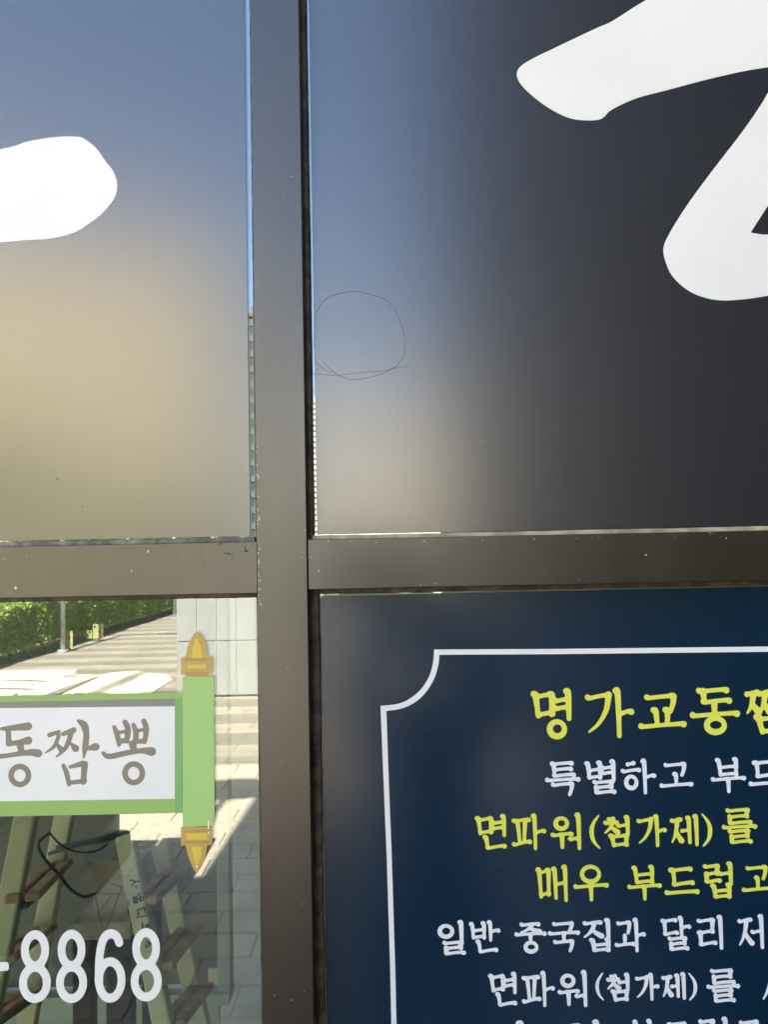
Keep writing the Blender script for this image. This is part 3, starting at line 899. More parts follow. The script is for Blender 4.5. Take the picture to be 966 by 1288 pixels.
# ------------------------------------------------------------------ the street the window mirrors
def street_mat():
    M = bpy.data.materials.new('banded_pavement'); M.use_nodes = True
    n = M.node_tree.nodes; l = M.node_tree.links
    b = n['Principled BSDF']; b.inputs['Roughness'].default_value = 0.85
    tc = n.new('ShaderNodeTexCoord'); sx = n.new('ShaderNodeSeparateXYZ'); l.new(tc.outputs['Object'], sx.inputs[0])
    md = n.new('ShaderNodeMath'); md.operation = 'MULTIPLY'; md.inputs[1].default_value = 1 / 0.94
    l.new(sx.outputs[1], md.inputs[0])
    fr = n.new('ShaderNodeMath'); fr.operation = 'FRACT'; l.new(md.outputs[0], fr.inputs[0])
    gt = n.new('ShaderNodeMath'); gt.operation = 'GREATER_THAN'; gt.inputs[1].default_value = 0.5; l.new(fr.outputs[0], gt.inputs[0])
    bk = n.new('ShaderNodeTexBrick'); bk.inputs['Scale'].default_value = 1.0
    bk.inputs['Brick Width'].default_value = 0.47; bk.inputs['Row Height'].default_value = 0.235; bk.inputs['Mortar Size'].default_value = 0.006
    bk.inputs['Color1'].default_value = (1, 1, 1, 1); bk.inputs['Color2'].default_value = (0.84, 0.84, 0.84, 1); bk.inputs['Mortar'].default_value = (.35, .33, .3, 1)
    l.new(tc.outputs['Object'], bk.inputs['Vector'])
    mx = n.new('ShaderNodeMix'); mx.data_type = 'RGBA'
    mx.inputs['A'].default_value = (0.235, 0.195, 0.145, 1); mx.inputs['B'].default_value = (0.15, 0.13, 0.105, 1)
    l.new(gt.outputs[0], mx.inputs['Factor'])
    m2 = n.new('ShaderNodeMix'); m2.data_type = 'RGBA'; m2.blend_type = 'MULTIPLY'; m2.inputs['Factor'].default_value = 1
    l.new(mx.outputs['Result'], m2.inputs['A']); l.new(bk.outputs['Color'], m2.inputs['B'])
    nz = n.new('ShaderNodeTexNoise'); nz.inputs['Scale'].default_value = 1.3; nz.inputs['Detail'].default_value = 6
    l.new(tc.outputs['Object'], nz.inputs['Vector'])
    mr = n.new('ShaderNodeMapRange'); mr.inputs[3].default_value = 0.75; mr.inputs[4].default_value = 1.2; l.new(nz.outputs[0], mr.inputs[0])
    m3 = n.new('ShaderNodeMix'); m3.data_type = 'RGBA'; m3.blend_type = 'MULTIPLY'; m3.inputs['Factor'].default_value = 1
    l.new(m2.outputs['Result'], m3.inputs['A']); l.new(mr.outputs[0], m3.inputs['B'])
    l.new(m3.outputs['Result'], b.inputs['Base Color'])
    return M


def plain(name, lo, hi, mt, kind='structure'):
    o = slab(name, lo, hi, mt)
    o['kind'] = kind
    return o


M_ASPH = mat('asphalt', (0.055, 0.055, 0.055), rough=0.9, var=0.25, vscale=2)
M_SOIL = mat('soil', (0.12, 0.095, 0.06), rough=0.95, var=0.3, vscale=5)
M_PAVE = street_mat()
bm = bmesh.new()
bmesh.ops.create_grid(bm, x_segments=8, y_segments=8, size=1500)
tag(link('ground', finish(bm), mat('far_ground', (0.30, 0.27, 0.215), rough=0.95, var=0.2, vscale=0.05), None, (0, 0, -0.12)), kind='structure')
NP0, NP1 = -6.2, 0.02      # the pavers laid singly lie between these distances
plain('pavement', (-6.95, -30, -0.10), (9.0, NP0, 0.0), M_PAVE)
plain('pavement', (-6.95, NP0, -0.10), (9.0, NP1, -0.014), mat('joint_sand', (0.17, 0.15, 0.12), rough=0.95))
pave = S.objects['pavement.001']
plain('verge', (-8.2, -40, -0.10), (-6.95, 0.0, -0.02), M_SOIL)
plain('road', (-16, -60, -0.11), (-8.2, 20, -0.07), M_ASPH)
kerb = plain('kerb', (-8.35, -40, -0.11), (-8.2, 0, 0.03), M_STONE)

pav_cols = [mat('paver_' + nm, c_, rough=0.85, var=0.14, vscale=14, bump=0.5, bscale=60)
            for nm, c_ in (('sand', (0.30, 0.25, 0.19)), ('stone_grey', (0.235, 0.21, 0.175)), ('warm_grey', (0.265, 0.23, 0.185)))]
pmesh = []
for mt_ in pav_cols:
    me = box_mesh((-0.2315, -0.114, -0.05), (0.2315, 0.114, 0.0), bevel=0.004, seg=1)
    me.materials.append(mt_)
    pmesh.append(me)
rows_ = int((NP1 - NP0) / 0.235)
cnt = 0
bmst = bmesh.new()
for i in range(rows_):
    y = NP1 - 0.122 - i * 0.2355
    off = 0.235 if i % 2 else 0.0
    for j in range(-13, 19):
        x = j * 0.47 + off
        near = -3.3 < x < 0.9 and y < -0.4
        z = -0.004 + random.uniform(-0.0012, 0.0012)
        if near and cnt < 235:
            cnt += 1
            q = random.random()
            o = link('paver', pmesh[0 if q < .4 else 1 if q < .6 else 2], None, pave, (x, y, z), world=True)
            o.rotation_euler = (random.uniform(-.004, .004), random.uniform(-.003, .003), random.uniform(-.006, .006))
        elif x > -6 and x < 8.9:
            add_box(bmst, (x - .2315, y - .114, z - .05), (x + .2315, y + .114, z))
tag(link('paver_field', finish(bmst), pav_cols[2], pave, (0, 0, 0), world=True), kind='stuff')

# pale panelled screen wall
M_PAN = mat('pale_grey_panel', (0.225, 0.22, 0.215), rough=0.5, var=0.05, vscale=3)
M_POST = mat('galvanised_steel', (0.45, 0.47, 0.48), rough=0.45, metal=0.6, var=0.1, vscale=8)
a = GV(222, 878); b = GV(322, 876)
pw = 0.25 * 1.1
scr = empty('panel_wall', (a.x, a.y, 0), 'pale grey wall of upright rectangular panels standing on the banded pavement', 'wall')
slab('wall', (a.x + 0.01, a.y - 0.28, 0.0), (a.x + pw * 12 - .01, a.y - 0.03, 1.50), mat('panel_joint', (0.15, 0.15, 0.145), rough=0.8), scr)
for i in range(12):
    for j in range(2):
        z0, z1 = (0.03, 0.765) if j == 0 else (0.775, 1.51)
        slab('panel', (a.x + i * pw + .002, a.y - 0.03, z0), (a.x + (i + 1) * pw - .002, a.y + random.uniform(-.002, .002), z1), M_PAN, scr, bevel=0.0015, seg=1)
slab('coping', (a.x, a.y - 0.30, 1.512), (a.x + pw * 12, a.y + 0.02, 1.55), M_PAN, scr)
q = GV(219, 778)
g = empty('thin_post', (q.x, q.y, 0), 'thin pale steel post just left of the panelled wall', 'post')
bm = bmesh.new(); add_tube(bm, [(0, 0, 0), (0, 0, 3.0)], 0.045, 12); link('post', finish(bm, smooth=True), M_POST, g)
bm = bmesh.new(); add_box(bm, (-.09, -.09, 0), (.09, .09, .02)); link('base_plate', finish(bm), M_POST, g)
q = GV(78, 821)
g = empty('street_pole', (q.x, q.y, 0), 'grey steel pole standing in front of the hedge', 'pole')
bm = bmesh.new(); add_tube(bm, [(0, 0, 0), (0, 0, 4.2)], [0.055, 0.045], 14); link('post', finish(bm, smooth=True), M_POST, g)
bm = bmesh.new(); add_tube(bm, [(0, 0, 0), (0, 0, .06)], 0.10, 14); link('base_plate', finish(bm), M_POST, g)
bm = bmesh.new(); add_tube(bm, [(0, 0, 4.15), (.5, 0, 4.4), (.9, 0, 4.42)], [.035, .03, .03], 8); link('arm', finish(bm, smooth=True), M_POST, g)
bm = bmesh.new(); add_beam(bm, (.85, 0, 4.42), (1.35, 0, 4.44), .16, .07); link('lamp_head', finish(bm), M_POST, g)


# hedge
def leaf_mat(name, c0, c1):
    M = mat(name, c0, rough=0.45, col2=c1, vscale=5, lo=.3, hi=.7)
    n = M.node_tree.nodes; l = M.node_tree.links
    b = n['Principled BSDF']; tr = n.new('ShaderNodeBsdfTranslucent'); mx = n.new('ShaderNodeMixShader'); mx.inputs[0].default_value = .45
    src = b.inputs['Base Color'].links[0].from_socket
    l.new(src, tr.inputs[0]); l.new(b.outputs[0], mx.inputs[1]); l.new(tr.outputs[0], mx.inputs[2]); l.new(mx.outputs[0], n['Material Output'].inputs['Surface'])
    return M


M_LEAF = leaf_mat('hedge_leaf', (0.12, 0.19, 0.03), (0.30, 0.38, 0.06))
M_BARK = mat('bark', (0.09, 0.065, 0.045), rough=0.9, var=0.3, vscale=12, bump=0.5, bscale=30)


def leaves(n, centre_fn, size, stretch=1.0):
    V_ = np.empty((n * 4, 3)); 
    c = centre_fn(n)
    d = rng.normal(size=(n, 3)); d /= np.linalg.norm(d, axis=1)[:, None]
    e = rng.normal(size=(n, 3)); e -= (e * d).sum(1)[:, None] * d; e /= np.linalg.norm(e, axis=1)[:, None]
    s = (size * rng.uniform(.6, 1.3, n))[:, None]
    V_[0::4] = c - d * s; V_[1::4] = c + e * s * .55; V_[2::4] = c + d * s; V_[3::4] = c - e * s * .55
    me = bpy.data.meshes.new('leaves')
    me.from_pydata(V_.tolist(), [], np.arange(n * 4).reshape(n, 4).tolist())
    return me


hx = -7.4
HY0, HY1, HH = -28.0, -4.0, 1.10


def hedge_pts(n):
    y = rng.uniform(HY0, HY1, n)
    wob = np.sin(y * 2.1) * .07 + np.sin(y * 5.3 + 1) * .05 + np.sin(y * .7) * .05
    a_ = rng.uniform(0, 1, n)
    side = rng.uniform(0, 1, n)
    top = HH + wob + rng.normal(0, .03, n)
    dep = np.abs(rng.normal(0, .07, n))
    x = np.where(side < .55, hx + .5 + wob * .6 - dep, hx + rng.uniform(-.5, .5, n))
    z = np.where(side < .55, .18 + (top - .18) * a_ ** .8, top - dep)
    return np.stack([x, y, z], 1)


hedge = empty('hedge', (hx, (HY0 + HY1) / 2, 0), 'long clipped green hedge running away along the pavement edge', 'hedge')
tag(link('foliage', leaves(60000, hedge_pts, 0.042), M_LEAF, hedge, (0, 0, 0), world=True), kind='stuff')
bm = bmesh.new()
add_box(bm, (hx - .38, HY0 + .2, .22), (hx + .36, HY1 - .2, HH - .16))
link('inner_shade_core', finish(bm), mat('hedge_shade', (0.018, 0.028, 0.010), rough=1), hedge, (0, 0, 0), world=True)  # dark box painted to stand for the shade inside the foliage
bm = bmesh.new()
for i in range(90):
    y = HY0 + .3 + i * (HY1 - HY0 - .6) / 89 + random.uniform(-.05, .05)
    add_tube(bm, [(hx + .15 + random.uniform(-.2, .2), y, -.02), (hx + .1, y + random.uniform(-.08, .08), .35)], [.02, .013], 5)
link('stems', finish(bm), M_BARK, hedge, (0, 0, 0), world=True)['kind'] = 'stuff'

# yellow-green drilled boards leaning on the hedge foot
M_BOARD = mat('yellow_green_board', (0.27, 0.27, 0.10), rough=0.6, var=0.06, vscale=5)
M_HOLE = mat('bolt_head', (0.02, 0.02, 0.02), rough=0.6)
for k, (u0, v0, u1, v1, holes) in enumerate([(82, 794, 91, 815, [(87, 802)]), (101, 793.5, 115.5, 803, [(105.5, 801.5), (112.5, 795)]), (116.5, 785, 129, 803, [(119, 788), (125, 794.5)])]):
    g_ = GV((u0 + u1) / 2, v1 + 4)
    dist = CAM_D + 2 * GLASS_Y - g_.y + 0
    a_, b_ = MV(u0, v0, dist), MV(u1, v1, dist)
    lab = ['narrow yellow-green board with one bolt, beside the grey pole', 'middle yellow-green board, low and wide, with two bolts, by the hedge foot',
           'tallest yellow-green board with two bolts, farthest right by the hedge'][k]
    g = empty('board', ((a_.x + b_.x) / 2, a_.y, b_.z), lab, 'board', 'yellow-green boards at the hedge foot')
    slab('plate', (a_.x, a_.y - .01, b_.z), (b_.x, a_.y + .01, a_.z), M_BOARD, g)
    for hu, hv in holes:
        h_ = MV(hu, hv, dist)
        slab('bolt', (h_.x - .022, h_.y + .011, h_.z - .022), (h_.x + .022, h_.y + .018, h_.z + .022), M_HOLE, g, bevel=.005, seg=1)
    slab('stake', ((a_.x + b_.x) / 2 - .015, a_.y - .04, 0), ((a_.x + b_.x) / 2 + .015, a_.y - .0102, a_.z - .02), M_BARK, g)

# ------------------------------------------------------------------ white-roofed van
M_VANW = mat('white_van_paint', (0.60, 0.57, 0.49), rough=0.25, coat=0.5, var=0.03, vscale=3)
M_VAND = mat('dark_van_paint', (0.035, 0.028, 0.026), rough=0.3, coat=0.4)
M_TRIM = mat('black_rubber', (0.015, 0.015, 0.015), rough=0.6)
M_CARG = mat('tinted_car_glass', (0.01, 0.012, 0.012), rough=0.05)
M_RUST = mat('rust_brown_trim', (0.20, 0.09, 0.06), rough=0.5, var=0.4, vscale=10)
far_c = MV(218, 849, 4.39)                   # far rear corner of the roof
VX1 = far_c.x; VYF = far_c.y; VYN = -1.83; VZ = far_c.z
VXT = VX1
VX1 = VX1 - 0.40
VX0 = VX1 - 3.2
van = empty('parked_van', ((VX0 + VX1) / 2, (VYN + VYF) / 2, 0), 'small van with a ribbed white roof parked on the pavement', 'van')
bm = bmesh.new()
prof = [(VX0 - .55, .28), (VX0 - .55, .72), (VX0 - .42, .88), (VX1 + .05, .88), (VX1 + .09, .80), (VX1 + .09, .28)]
n = len(prof)
L_ = [bm.verts.new((x, VYN, z)) for x, z in prof]; R_ = [bm.verts.new((x, VYF, z)) for x, z in prof]
bm.faces.new(L_); bm.faces.new(R_[::-1])
for i in range(n): bm.faces.new((L_[i], R_[i], R_[(i + 1) % n], L_[(i + 1) % n]))
link('body', finish(bm, bevel=.03, seg=2), M_VAND, van, (0, 0, 0), world=True)
bm = bmesh.new()
tb = .07
bv = [(VX0 - .35, VYN - .02, .88), (VX1 + .05, VYN - .02, .88), (VX1 + .05, VYF + .02, .88), (VX0 - .35, VYF + .02, .88)]
tv = [(VX0 + .12, VYN - tb, VZ - .05), (VX1 - .06, VYN - tb, VZ - .05), (VX1 - .06, VYF + tb, VZ - .05), (VX0 + .12, VYF + tb, VZ - .05)]
B_ = [bm.verts.new(p) for p in bv]; T_ = [bm.verts.new(p) for p in tv]
for i in range(4): bm.faces.new((B_[i], B_[(i + 1) % 4], T_[(i + 1) % 4], T_[i]))
bm.faces.new(T_)
link('cabin_glass', finish(bm), M_CARG, van, (0, 0, 0), world=True)
for p_, q_ in zip(bv, tv):
    bm = bmesh.new(); add_beam(bm, p_, (q_[0], q_[1], q_[2] + .05), .07, .07); link('pillar', finish(bm, bevel=.008), M_RUST, van, (0, 0, 0), world=True)
for fx in (.36, .66):
    for yy, s in ((VYN, -1), (VYF, 1)):
        xb = VX0 + (VX1 - VX0) * fx
        bm = bmesh.new(); add_beam(bm, (xb, yy + s * .02, .88), (xb, yy + s * tb, VZ - .04), .07, .05); link('pillar', finish(bm), M_VAND, van, (0, 0, 0), world=True)
# roof with crowned sheet and raised ribs
bm = bmesh.new()
nx, ny = 12, 16
G_ = [[None] * (ny + 1) for _ in range(nx + 1)]
for i in range(nx + 1):
    for j in range(ny + 1):
        x = VX0 + .05 + (VX1 - VX0 - .05) * i / nx; y = VYN - .03 + (VYF - VYN + .06) * j / ny
        cz = VZ + .02 - .035 * (2 * j / ny - 1) ** 2 - .03 * (2 * i / nx - 1) ** 4
        G_[i][j] = bm.verts.new((x, y, cz))
for i in range(nx):
    for j in range(ny): bm.faces.new((G_[i][j], G_[i + 1][j], G_[i + 1][j + 1], G_[i][j + 1]))
bmesh.ops.recalc_face_normals(bm, faces=list(bm.faces))
if sum(f.normal.z for f in bm.faces) < 0: bmesh.ops.reverse_faces(bm, faces=list(bm.faces))
r_ = bmesh.ops.solidify(bm, geom=list(bm.faces), thickness=.05)
zt_ = max(v_.co.z for v_ in bm.verts)
for v_ in bm.verts: v_.co.z -= zt_ - (VZ + .075)
link('roof', finish(bm, smooth=False), M_VANW, van, (0, 0, 0), world=True)
roof_o = S.objects['roof'] if 'roof' in S.objects else None
for k in range(6):
    y = VYN - .16 + k * (VYF - VYN + .32) / 5
    cz = VZ + .072 - .035 * (2 * (y - VYN) / (VYF - VYN) - 1) ** 2
    bm = bmesh.new(); add_beam(bm, (VX0 + .25, y, cz + .006), (VX1 - .06 - .05 * (k % 2), y, cz + .006), .045, .022)
    link('roof_rib', finish(bm, bevel=.008), M_VANW, van, (0, 0, 0), world=True)
for x in (VX0 + .1, VX1 - .55):
    for y in (VYN - .10, VYF + .10):
        wh = link('wheel', None or finish((lambda b_: (add_tube(b_, [(0, -.09, 0), (0, .09, 0)], .29, 24), b_)[1])(bmesh.new()), bevel=.01), M_TRIM, van, (x, y, .29), world=True)
        bm = bmesh.new(); add_tube(bm, [(0, -.095, 0), (0, .095, 0)], .17, 18)
        link('rim', finish(bm), M_POST, wh, (0, 0, 0))
gz = VZ + .0
tgm = bmesh.new()
gp = [(VX1 + .01, gz + .02), (VX1 + .18, gz + .03), (VXT - .03, gz + .0), (VXT, gz - .03), (VXT - .05, gz - .06), (VX1 + .01, gz - .03)]
GL = [[tgm.verts.new((x, y, z)) for x, z in gp] for y in (VYN - .03, VYF + .0)]
for k in range(len(gp)): tgm.faces.new((GL[0][k], GL[0][(k + 1) % 6], GL[1][(k + 1) % 6], GL[1][k]))
tgm.faces.new(GL[0][::-1]); tgm.faces.new(GL[1])
tg = link('tailgate', finish(tgm, bevel=.008), M_VANW, van, (0, 0, 0), world=True)
slab('inner_lining', (VX1 + .05, VYF + .16, gz - .085), (VXT - .10, VYN - .16, gz - .062), M_RUST, tg).location = ((VX1 + VXT) / 2 - van.location.x, (VYN + VYF) / 2 - van.location.y, gz - .074)
for y in (VYN - .14, VYF + .14):
    bm = bmesh.new(); add_tube(bm, [(VX1 + .0, y, gz - .42), (VXT - .14, y, gz - .07)], .012, 8); link('gas_strut', finish(bm), M_POST, van, (0, 0, 0), world=True)
slab('load_bay_shade', (VX1 + .06, VYF + .12, .5), (VX1 + .095, VYN - .12, .87), M_TRIM, van)  # black plate stands for the shade inside the open rear
slab('bumper', (VX1 + .04, VYF + .05, .26), (VX1 + .17, VYN - .05, .42), M_TRIM, van, bevel=.03)
slab('door_seam', (VX0 + 1.2, VYN + .0, .34), (VX0 + 1.21, VYN + .004, .86), M_TRIM, van)

# ------------------------------------------------------------------ towers
def tower(name, label, u0, u1, vtop, dist, depth, wall, mats, floors, cols, recess=0.25, winw=.55, winh=.5, glassm=None, bands=None, rot=0.0):
    a_ = MV(u0, vtop, dist); b_ = MV(u1, vtop, dist)
    cx = (a_.x + b_.x) / 2; W = b_.x - a_.x; Hh = MV((u0 + u1) / 2, vtop, dist).z; y = a_.y
    t = empty(name, (cx, y, 0), label, 'building')
    fh = Hh / (floors + .6); cw = W / cols
    slab('wall', (cx - W / 2, y - depth, 0), (cx + W / 2, y - recess, Hh), wall, t)
    # storey slabs and piers stand proud of the recessed window plane
    for i in range(floors + 1):
        z = i * fh
        hi = z + fh * (1 - winh)
        slab('storey_band', (cx - W / 2, y - recess + .01, z + .004), (cx + W / 2, y, min(hi, Hh)), wall, t)
    for j in range(cols + 1):
        x = cx - W / 2 + j * cw
        ww = cw * (1 - winw) / 2
        slab('pier', (max(x - ww, cx - W / 2 + .003), y - recess + .012, .02), (min(x + ww, cx + W / 2 - .003), y - .03, Hh - .05), wall, t)
    me = box_mesh((-cw * winw / 2, -.05, -fh * winh / 2), (cw * winw / 2, .05, fh * winh / 2))
    me.materials.append(glassm)
    nn = 0
    for i in range(floors):
        for j in range(cols):
            if nn >= 290: break
            nn += 1
            link('window', me, None, t, (cx - W / 2 + (j + .5) * cw, y - recess + .02, i * fh + fh * (1 - winh / 2)), world=True)
    slab('parapet', (cx - W / 2 - .1, y - depth - .1, Hh + .002), (cx + W / 2 + .1, y + .1, Hh + fh * .25), wall, t)
    slab('roof_plant', (cx - W * .2, y - depth * .7, Hh + .01), (cx + W * .15, y - depth * .3, Hh + fh * 1.1), wall, t)
    return t


M_CREAM = mat('cream_render', (0.51, 0.43, 0.265), rough=0.85, var=0.05, vscale=.1)
M_CREAM2 = mat('pale_cream_render', (0.66, 0.60, 0.47), rough=0.85, var=0.04, vscale=.1)
M_GG = mat('grey_green_cladding', (0.085, 0.095, 0.08), rough=0.7, var=0.08, vscale=.1)
M_WG = mat('far_window_glass', (0.05, 0.06, 0.07), rough=0.15)
tower('apartment_block', 'broad cream apartment block mirrored in the upper left film', -520, 279, 318, 62, 6, M_CREAM, None, 9, 20, winw=.45, winh=.4, glassm=M_WG)
tower('office_tower', 'slim grey-green tower mirrored in the left glass sliver', 307.5, 318.2, 398, 150, 14, M_GG, None, 15, 2, winw=.7, winh=.6, glassm=M_WG)
tower('apartment_tower', 'tall cream tower with many rows of windows mirrored right of the mullion', 384, 590, 500, 400, 18, M_CREAM2, None, 27, 10, recess=.6, winw=.7, winh=.42, glassm=M_WG)

# dark neighbouring wing to the right
M_DARKST = mat('dark_granite', (0.007, 0.007, 0.009), rough=0.75, var=0.15, vscale=2)
wg = empty('dark_wing', (1.9, -8, 0), 'dark granite wing of the neighbouring building to the right', 'building')
DWX, DY0, DY1 = 1.25, -15.5, -0.6
slab('wall', (DWX + .05, DY0 + .05, 0), (DWX + 7, DY1 - .05, 16), M_DARKST, wg)
me = box_mesh((-.025, -.62, -.395), (.025, .62, .395), bevel=.004, seg=1); me.materials.append(M_DARKST)
for i in range(12):
    for j in range(19):
        link('panel', me, None, wg, (DWX + .025, DY1 - .65 - i * 1.245, .42 + j * .80), world=True)

# unseen round dish added on the roof to cast the curved pavement shadow
dish = empty('shadow_dish', (-1.62, .35, TALL - .0), 'unseen round grey disc added on the shop roof to cast a curved shadow', 'shadow caster')
bm = bmesh.new(); add_tube(bm, [(0, 0, -2.8), (0, 0, .5)], .04, 10); link('mast', finish(bm), M_POST, dish)
bm = bmesh.new(); bmesh.ops.create_uvsphere(bm, u_segments=28, v_segments=18, radius=1.0)
bmesh.ops.delete(bm, geom=[v_ for v_ in bm.verts if v_.co.z > -.80], context='VERTS')
bmesh.ops.solidify(bm, geom=list(bm.faces), thickness=.03)
for v_ in bm.verts: v_.co = Vector((v_.co.x * .78, v_.co.z * .8 + .75, v_.co.y * .78 + .62))
link('shadow_disc', finish(bm, smooth=True), M_POST, dish)

# street tree far left for a ragged skyline
def tree(loc, h, r, label, n=9000):
    t = empty('street_tree', loc, label, 'tree', None)
    bm = bmesh.new()
    add_tube(bm, [(0, 0, -.1), (.05, .02, h * .25), (0, .05, h * .5), (.1, 0, h * .8)], [.16, .12, .09, .03], 8)
    for k in range(9):
        a = k * 2.4; z = h * (.35 + .05 * k)
        add_tube(bm, [(0, .03, z), (math.cos(a) * r * .4, math.sin(a) * r * .4, z + h * .12), (math.cos(a) * r * .75, math.sin(a) * r * .75, z + h * .2)], [.05, .03, .012], 5)
    link('trunk', finish(bm, smooth=True), M_BARK, t)
    blobs = [(rng.normal(0, r * .42, 3) * np.array([1, 1, .8]) + np.array([0, 0, h * .68]), r * rng.uniform(.25, .5)) for _ in range(16)]

    def fn(m_):
        k = rng.integers(0, len(blobs), m_)
        d = rng.normal(size=(m_, 3)); d /= np.linalg.norm(d, axis=1)[:, None]
        rad = rng.uniform(.55, 1.0, m_) ** .5
        return np.array([blobs[i][0] for i in k]) + d * (np.array([blobs[i][1] for i in k]) * rad)[:, None]
    tag(link('crown', leaves(n, fn, .10), M_LEAF, t), kind='stuff')


tree((-13.5, -20, 0), 6.5, 2.4, 'leafy street tree beyond the road, left of the hedge')
tree((-15.5, -30, 0), 7.5, 2.8, 'taller leafy street tree farther down beyond the road')

for k, (tx, ty, th, tn) in enumerate([(-16.5, -36, 4.6, 'low leafy tree farthest left in the row added to darken the reflected block'), (-13.0, -37, 5.4, 'second leafy tree from the left, added before the cream block'),
                                     (-10.2, -35, 4.4, 'third and smallest leafy tree added before the cream block'), (-8.4, -38, 5.2, 'fourth added leafy tree, nearest the grey-green tower')]):
    tree((tx, ty, 0), th, 2.2, tn, 6000)  # tree row added to darken the lower part of the reflected cream block

# ------------------------------------------------------------------ inside the room, behind the clear pane
M_WOODL = mat('pale_olive_ladder', (0.74, 0.71, 0.47), rough=0.6, var=0.12, vscale=9, stretch=(1, 1, .2), bump=.2, bscale=40)
M_TREAD = mat('brown_wood_tread', (0.50, 0.31, 0.17), rough=0.65, var=0.3, vscale=9, bump=.3, bscale=50)
M_INK = mat('black_stencil', (0.02, 0.02, 0.02), rough=0.7)
M_MINT = mat('pale_green_frame', (0.42, 0.50, 0.42), rough=0.5, var=.05, vscale=4)
M_BOXC = mat('cardboard', (0.42, 0.36, 0.27), rough=0.8, var=.08, vscale=6)
M_PURP = mat('mauve_plastic', (0.30, 0.20, 0.34), rough=0.35)
M_BLUE = mat('blue_grey_pipe', (0.14, 0.20, 0.24), rough=0.35)
M_CABLE = mat('black_cable', (0.01, 0.01, 0.01), rough=0.6)


def ladder(label, rails, treads, group, mt):
    """rails: two or more (u, v, depth) pairs; treads: ((u, v, Y), (u, v, Y)) pairs"""
    base = P(*rails[0][1])
    t = empty('stepladder', (base.x, base.y, 0.03), label, 'ladder', group)
    for (p0, p1, wd) in rails:
        a_, b_ = P(*p0), P(*p1)
        if b_.z > 0.03:
            k = (b_.z - 0.03) / (a_.z - b_.z)
            b_ = b_ + (b_ - a_) * k
        bm = bmesh.new(); add_beam(bm, a_, b_, wd, .028, up=(0, 1, 0))
        link('rail', finish(bm, bevel=.003, seg=1), mt, t, (0, 0, 0), world=True)
    for p0, p1 in treads:
        a_, b_ = P(*p0), P(*p1)
        bm = bmesh.new()
        dd = (b_ - a_).normalized()
        a2, b2 = a_ - dd * .02, b_ + dd * .03
        sd = dd.cross(Vector((0, 0, 1))).normalized()
        for o_ in (-.017, .017): add_beam(bm, a2 + sd * o_, b2 + sd * o_, .026, .016)
        tr = link('tread', finish(bm, bevel=.003, seg=1), M_TREAD, t, (0, 0, 0), world=True)
        bm = bmesh.new(); add_beam(bm, a_ - Vector((0, 0, .016)), b_ - Vector((0, 0, .016)), .012, .014)
        link('tread_bracket', finish(bm), M_TRIM, tr, (0, 0, 0), world=True)
    return t


ladder('olive stepladder with brown treads at the far left, behind the pane', [
    ((38, 1000, .55), (-10, 1250, .50), .038), ((88, 985, .95), (38, 1262, .90), .042)],
    [((30, 1127, .52), (72, 1088, .92)), ((0, 1206, .52), (52, 1168, .92)), ((-24, 1288, .50), (38, 1248, .90))], 'stepladders inside the shop', M_WOODL)
lab = ladder('stepladder with black Korean stencil on its rail, right of the olive one', [
    ((157, 1050, .70), (206, 1290, .62), .036), ((200, 1052, 1.10), (252, 1290, 1.02), .044)],
    [((180, 1132, .68), (221, 1096, 1.08)), ((200, 1214, .66), (237, 1170, 1.05)), ((214, 1287, .64), (252, 1243, 1.02))], 'stepladders inside the shop', M_WOODL)
for k, ch in enumerate('서울다목적'):
    t0 = .262 + k * .077
    u, v = 157 + 49 * t0, 1050 + 240 * t0
    if k > 3: u += 1; v += 4
    o = letter(ch, u - 8, v - 7, u + 8, v + 7, .70 - .08 * t0 - .016, M_INK, lab, r=.062, brush=False, rot=-math.pi / 2 + .2, name='stencil_letter')

for label, pts in (('pale green door frame standing inside the room behind the glass', None),):
    g = empty('door_frame', P(280, 1245, 1.6), label, 'door frame')
    a_ = P(280.5, 930, 1.6); b_ = P(280.5, 1241, 1.6)
    slab('jamb', (a_.x - .018, 1.57, b_.z), (a_.x + .020, 1.63, 2.5), M_MINT, g)
    slab('jamb', (a_.x - 1.0, 1.57, b_.z), (a_.x - .95, 1.63, 2.5), M_MINT, g)
    slab('sill', (a_.x - 1.0, 1.56, b_.z - .035), (a_.x + .020, 1.64, b_.z - .001), M_MINT, g)
    slab('kick_panel', (a_.x - .95, 1.59, .031), (a_.x - .02, 1.61, b_.z - .036), M_MINT, g)
    slab('door_leaf', (a_.x - .94, 1.60, b_.z + .01), (a_.x - .03, 1.62, 2.45), mat('grey_green_door', (.10, .115, .10), rough=.4), g)
    n_ = P(269, 1229, 1.59)
    slab('notice', (n_.x - .02, 1.592, n_.z - .025), (n_.x + .02, 1.598, n_.z + .025), M_CREAM2, g)

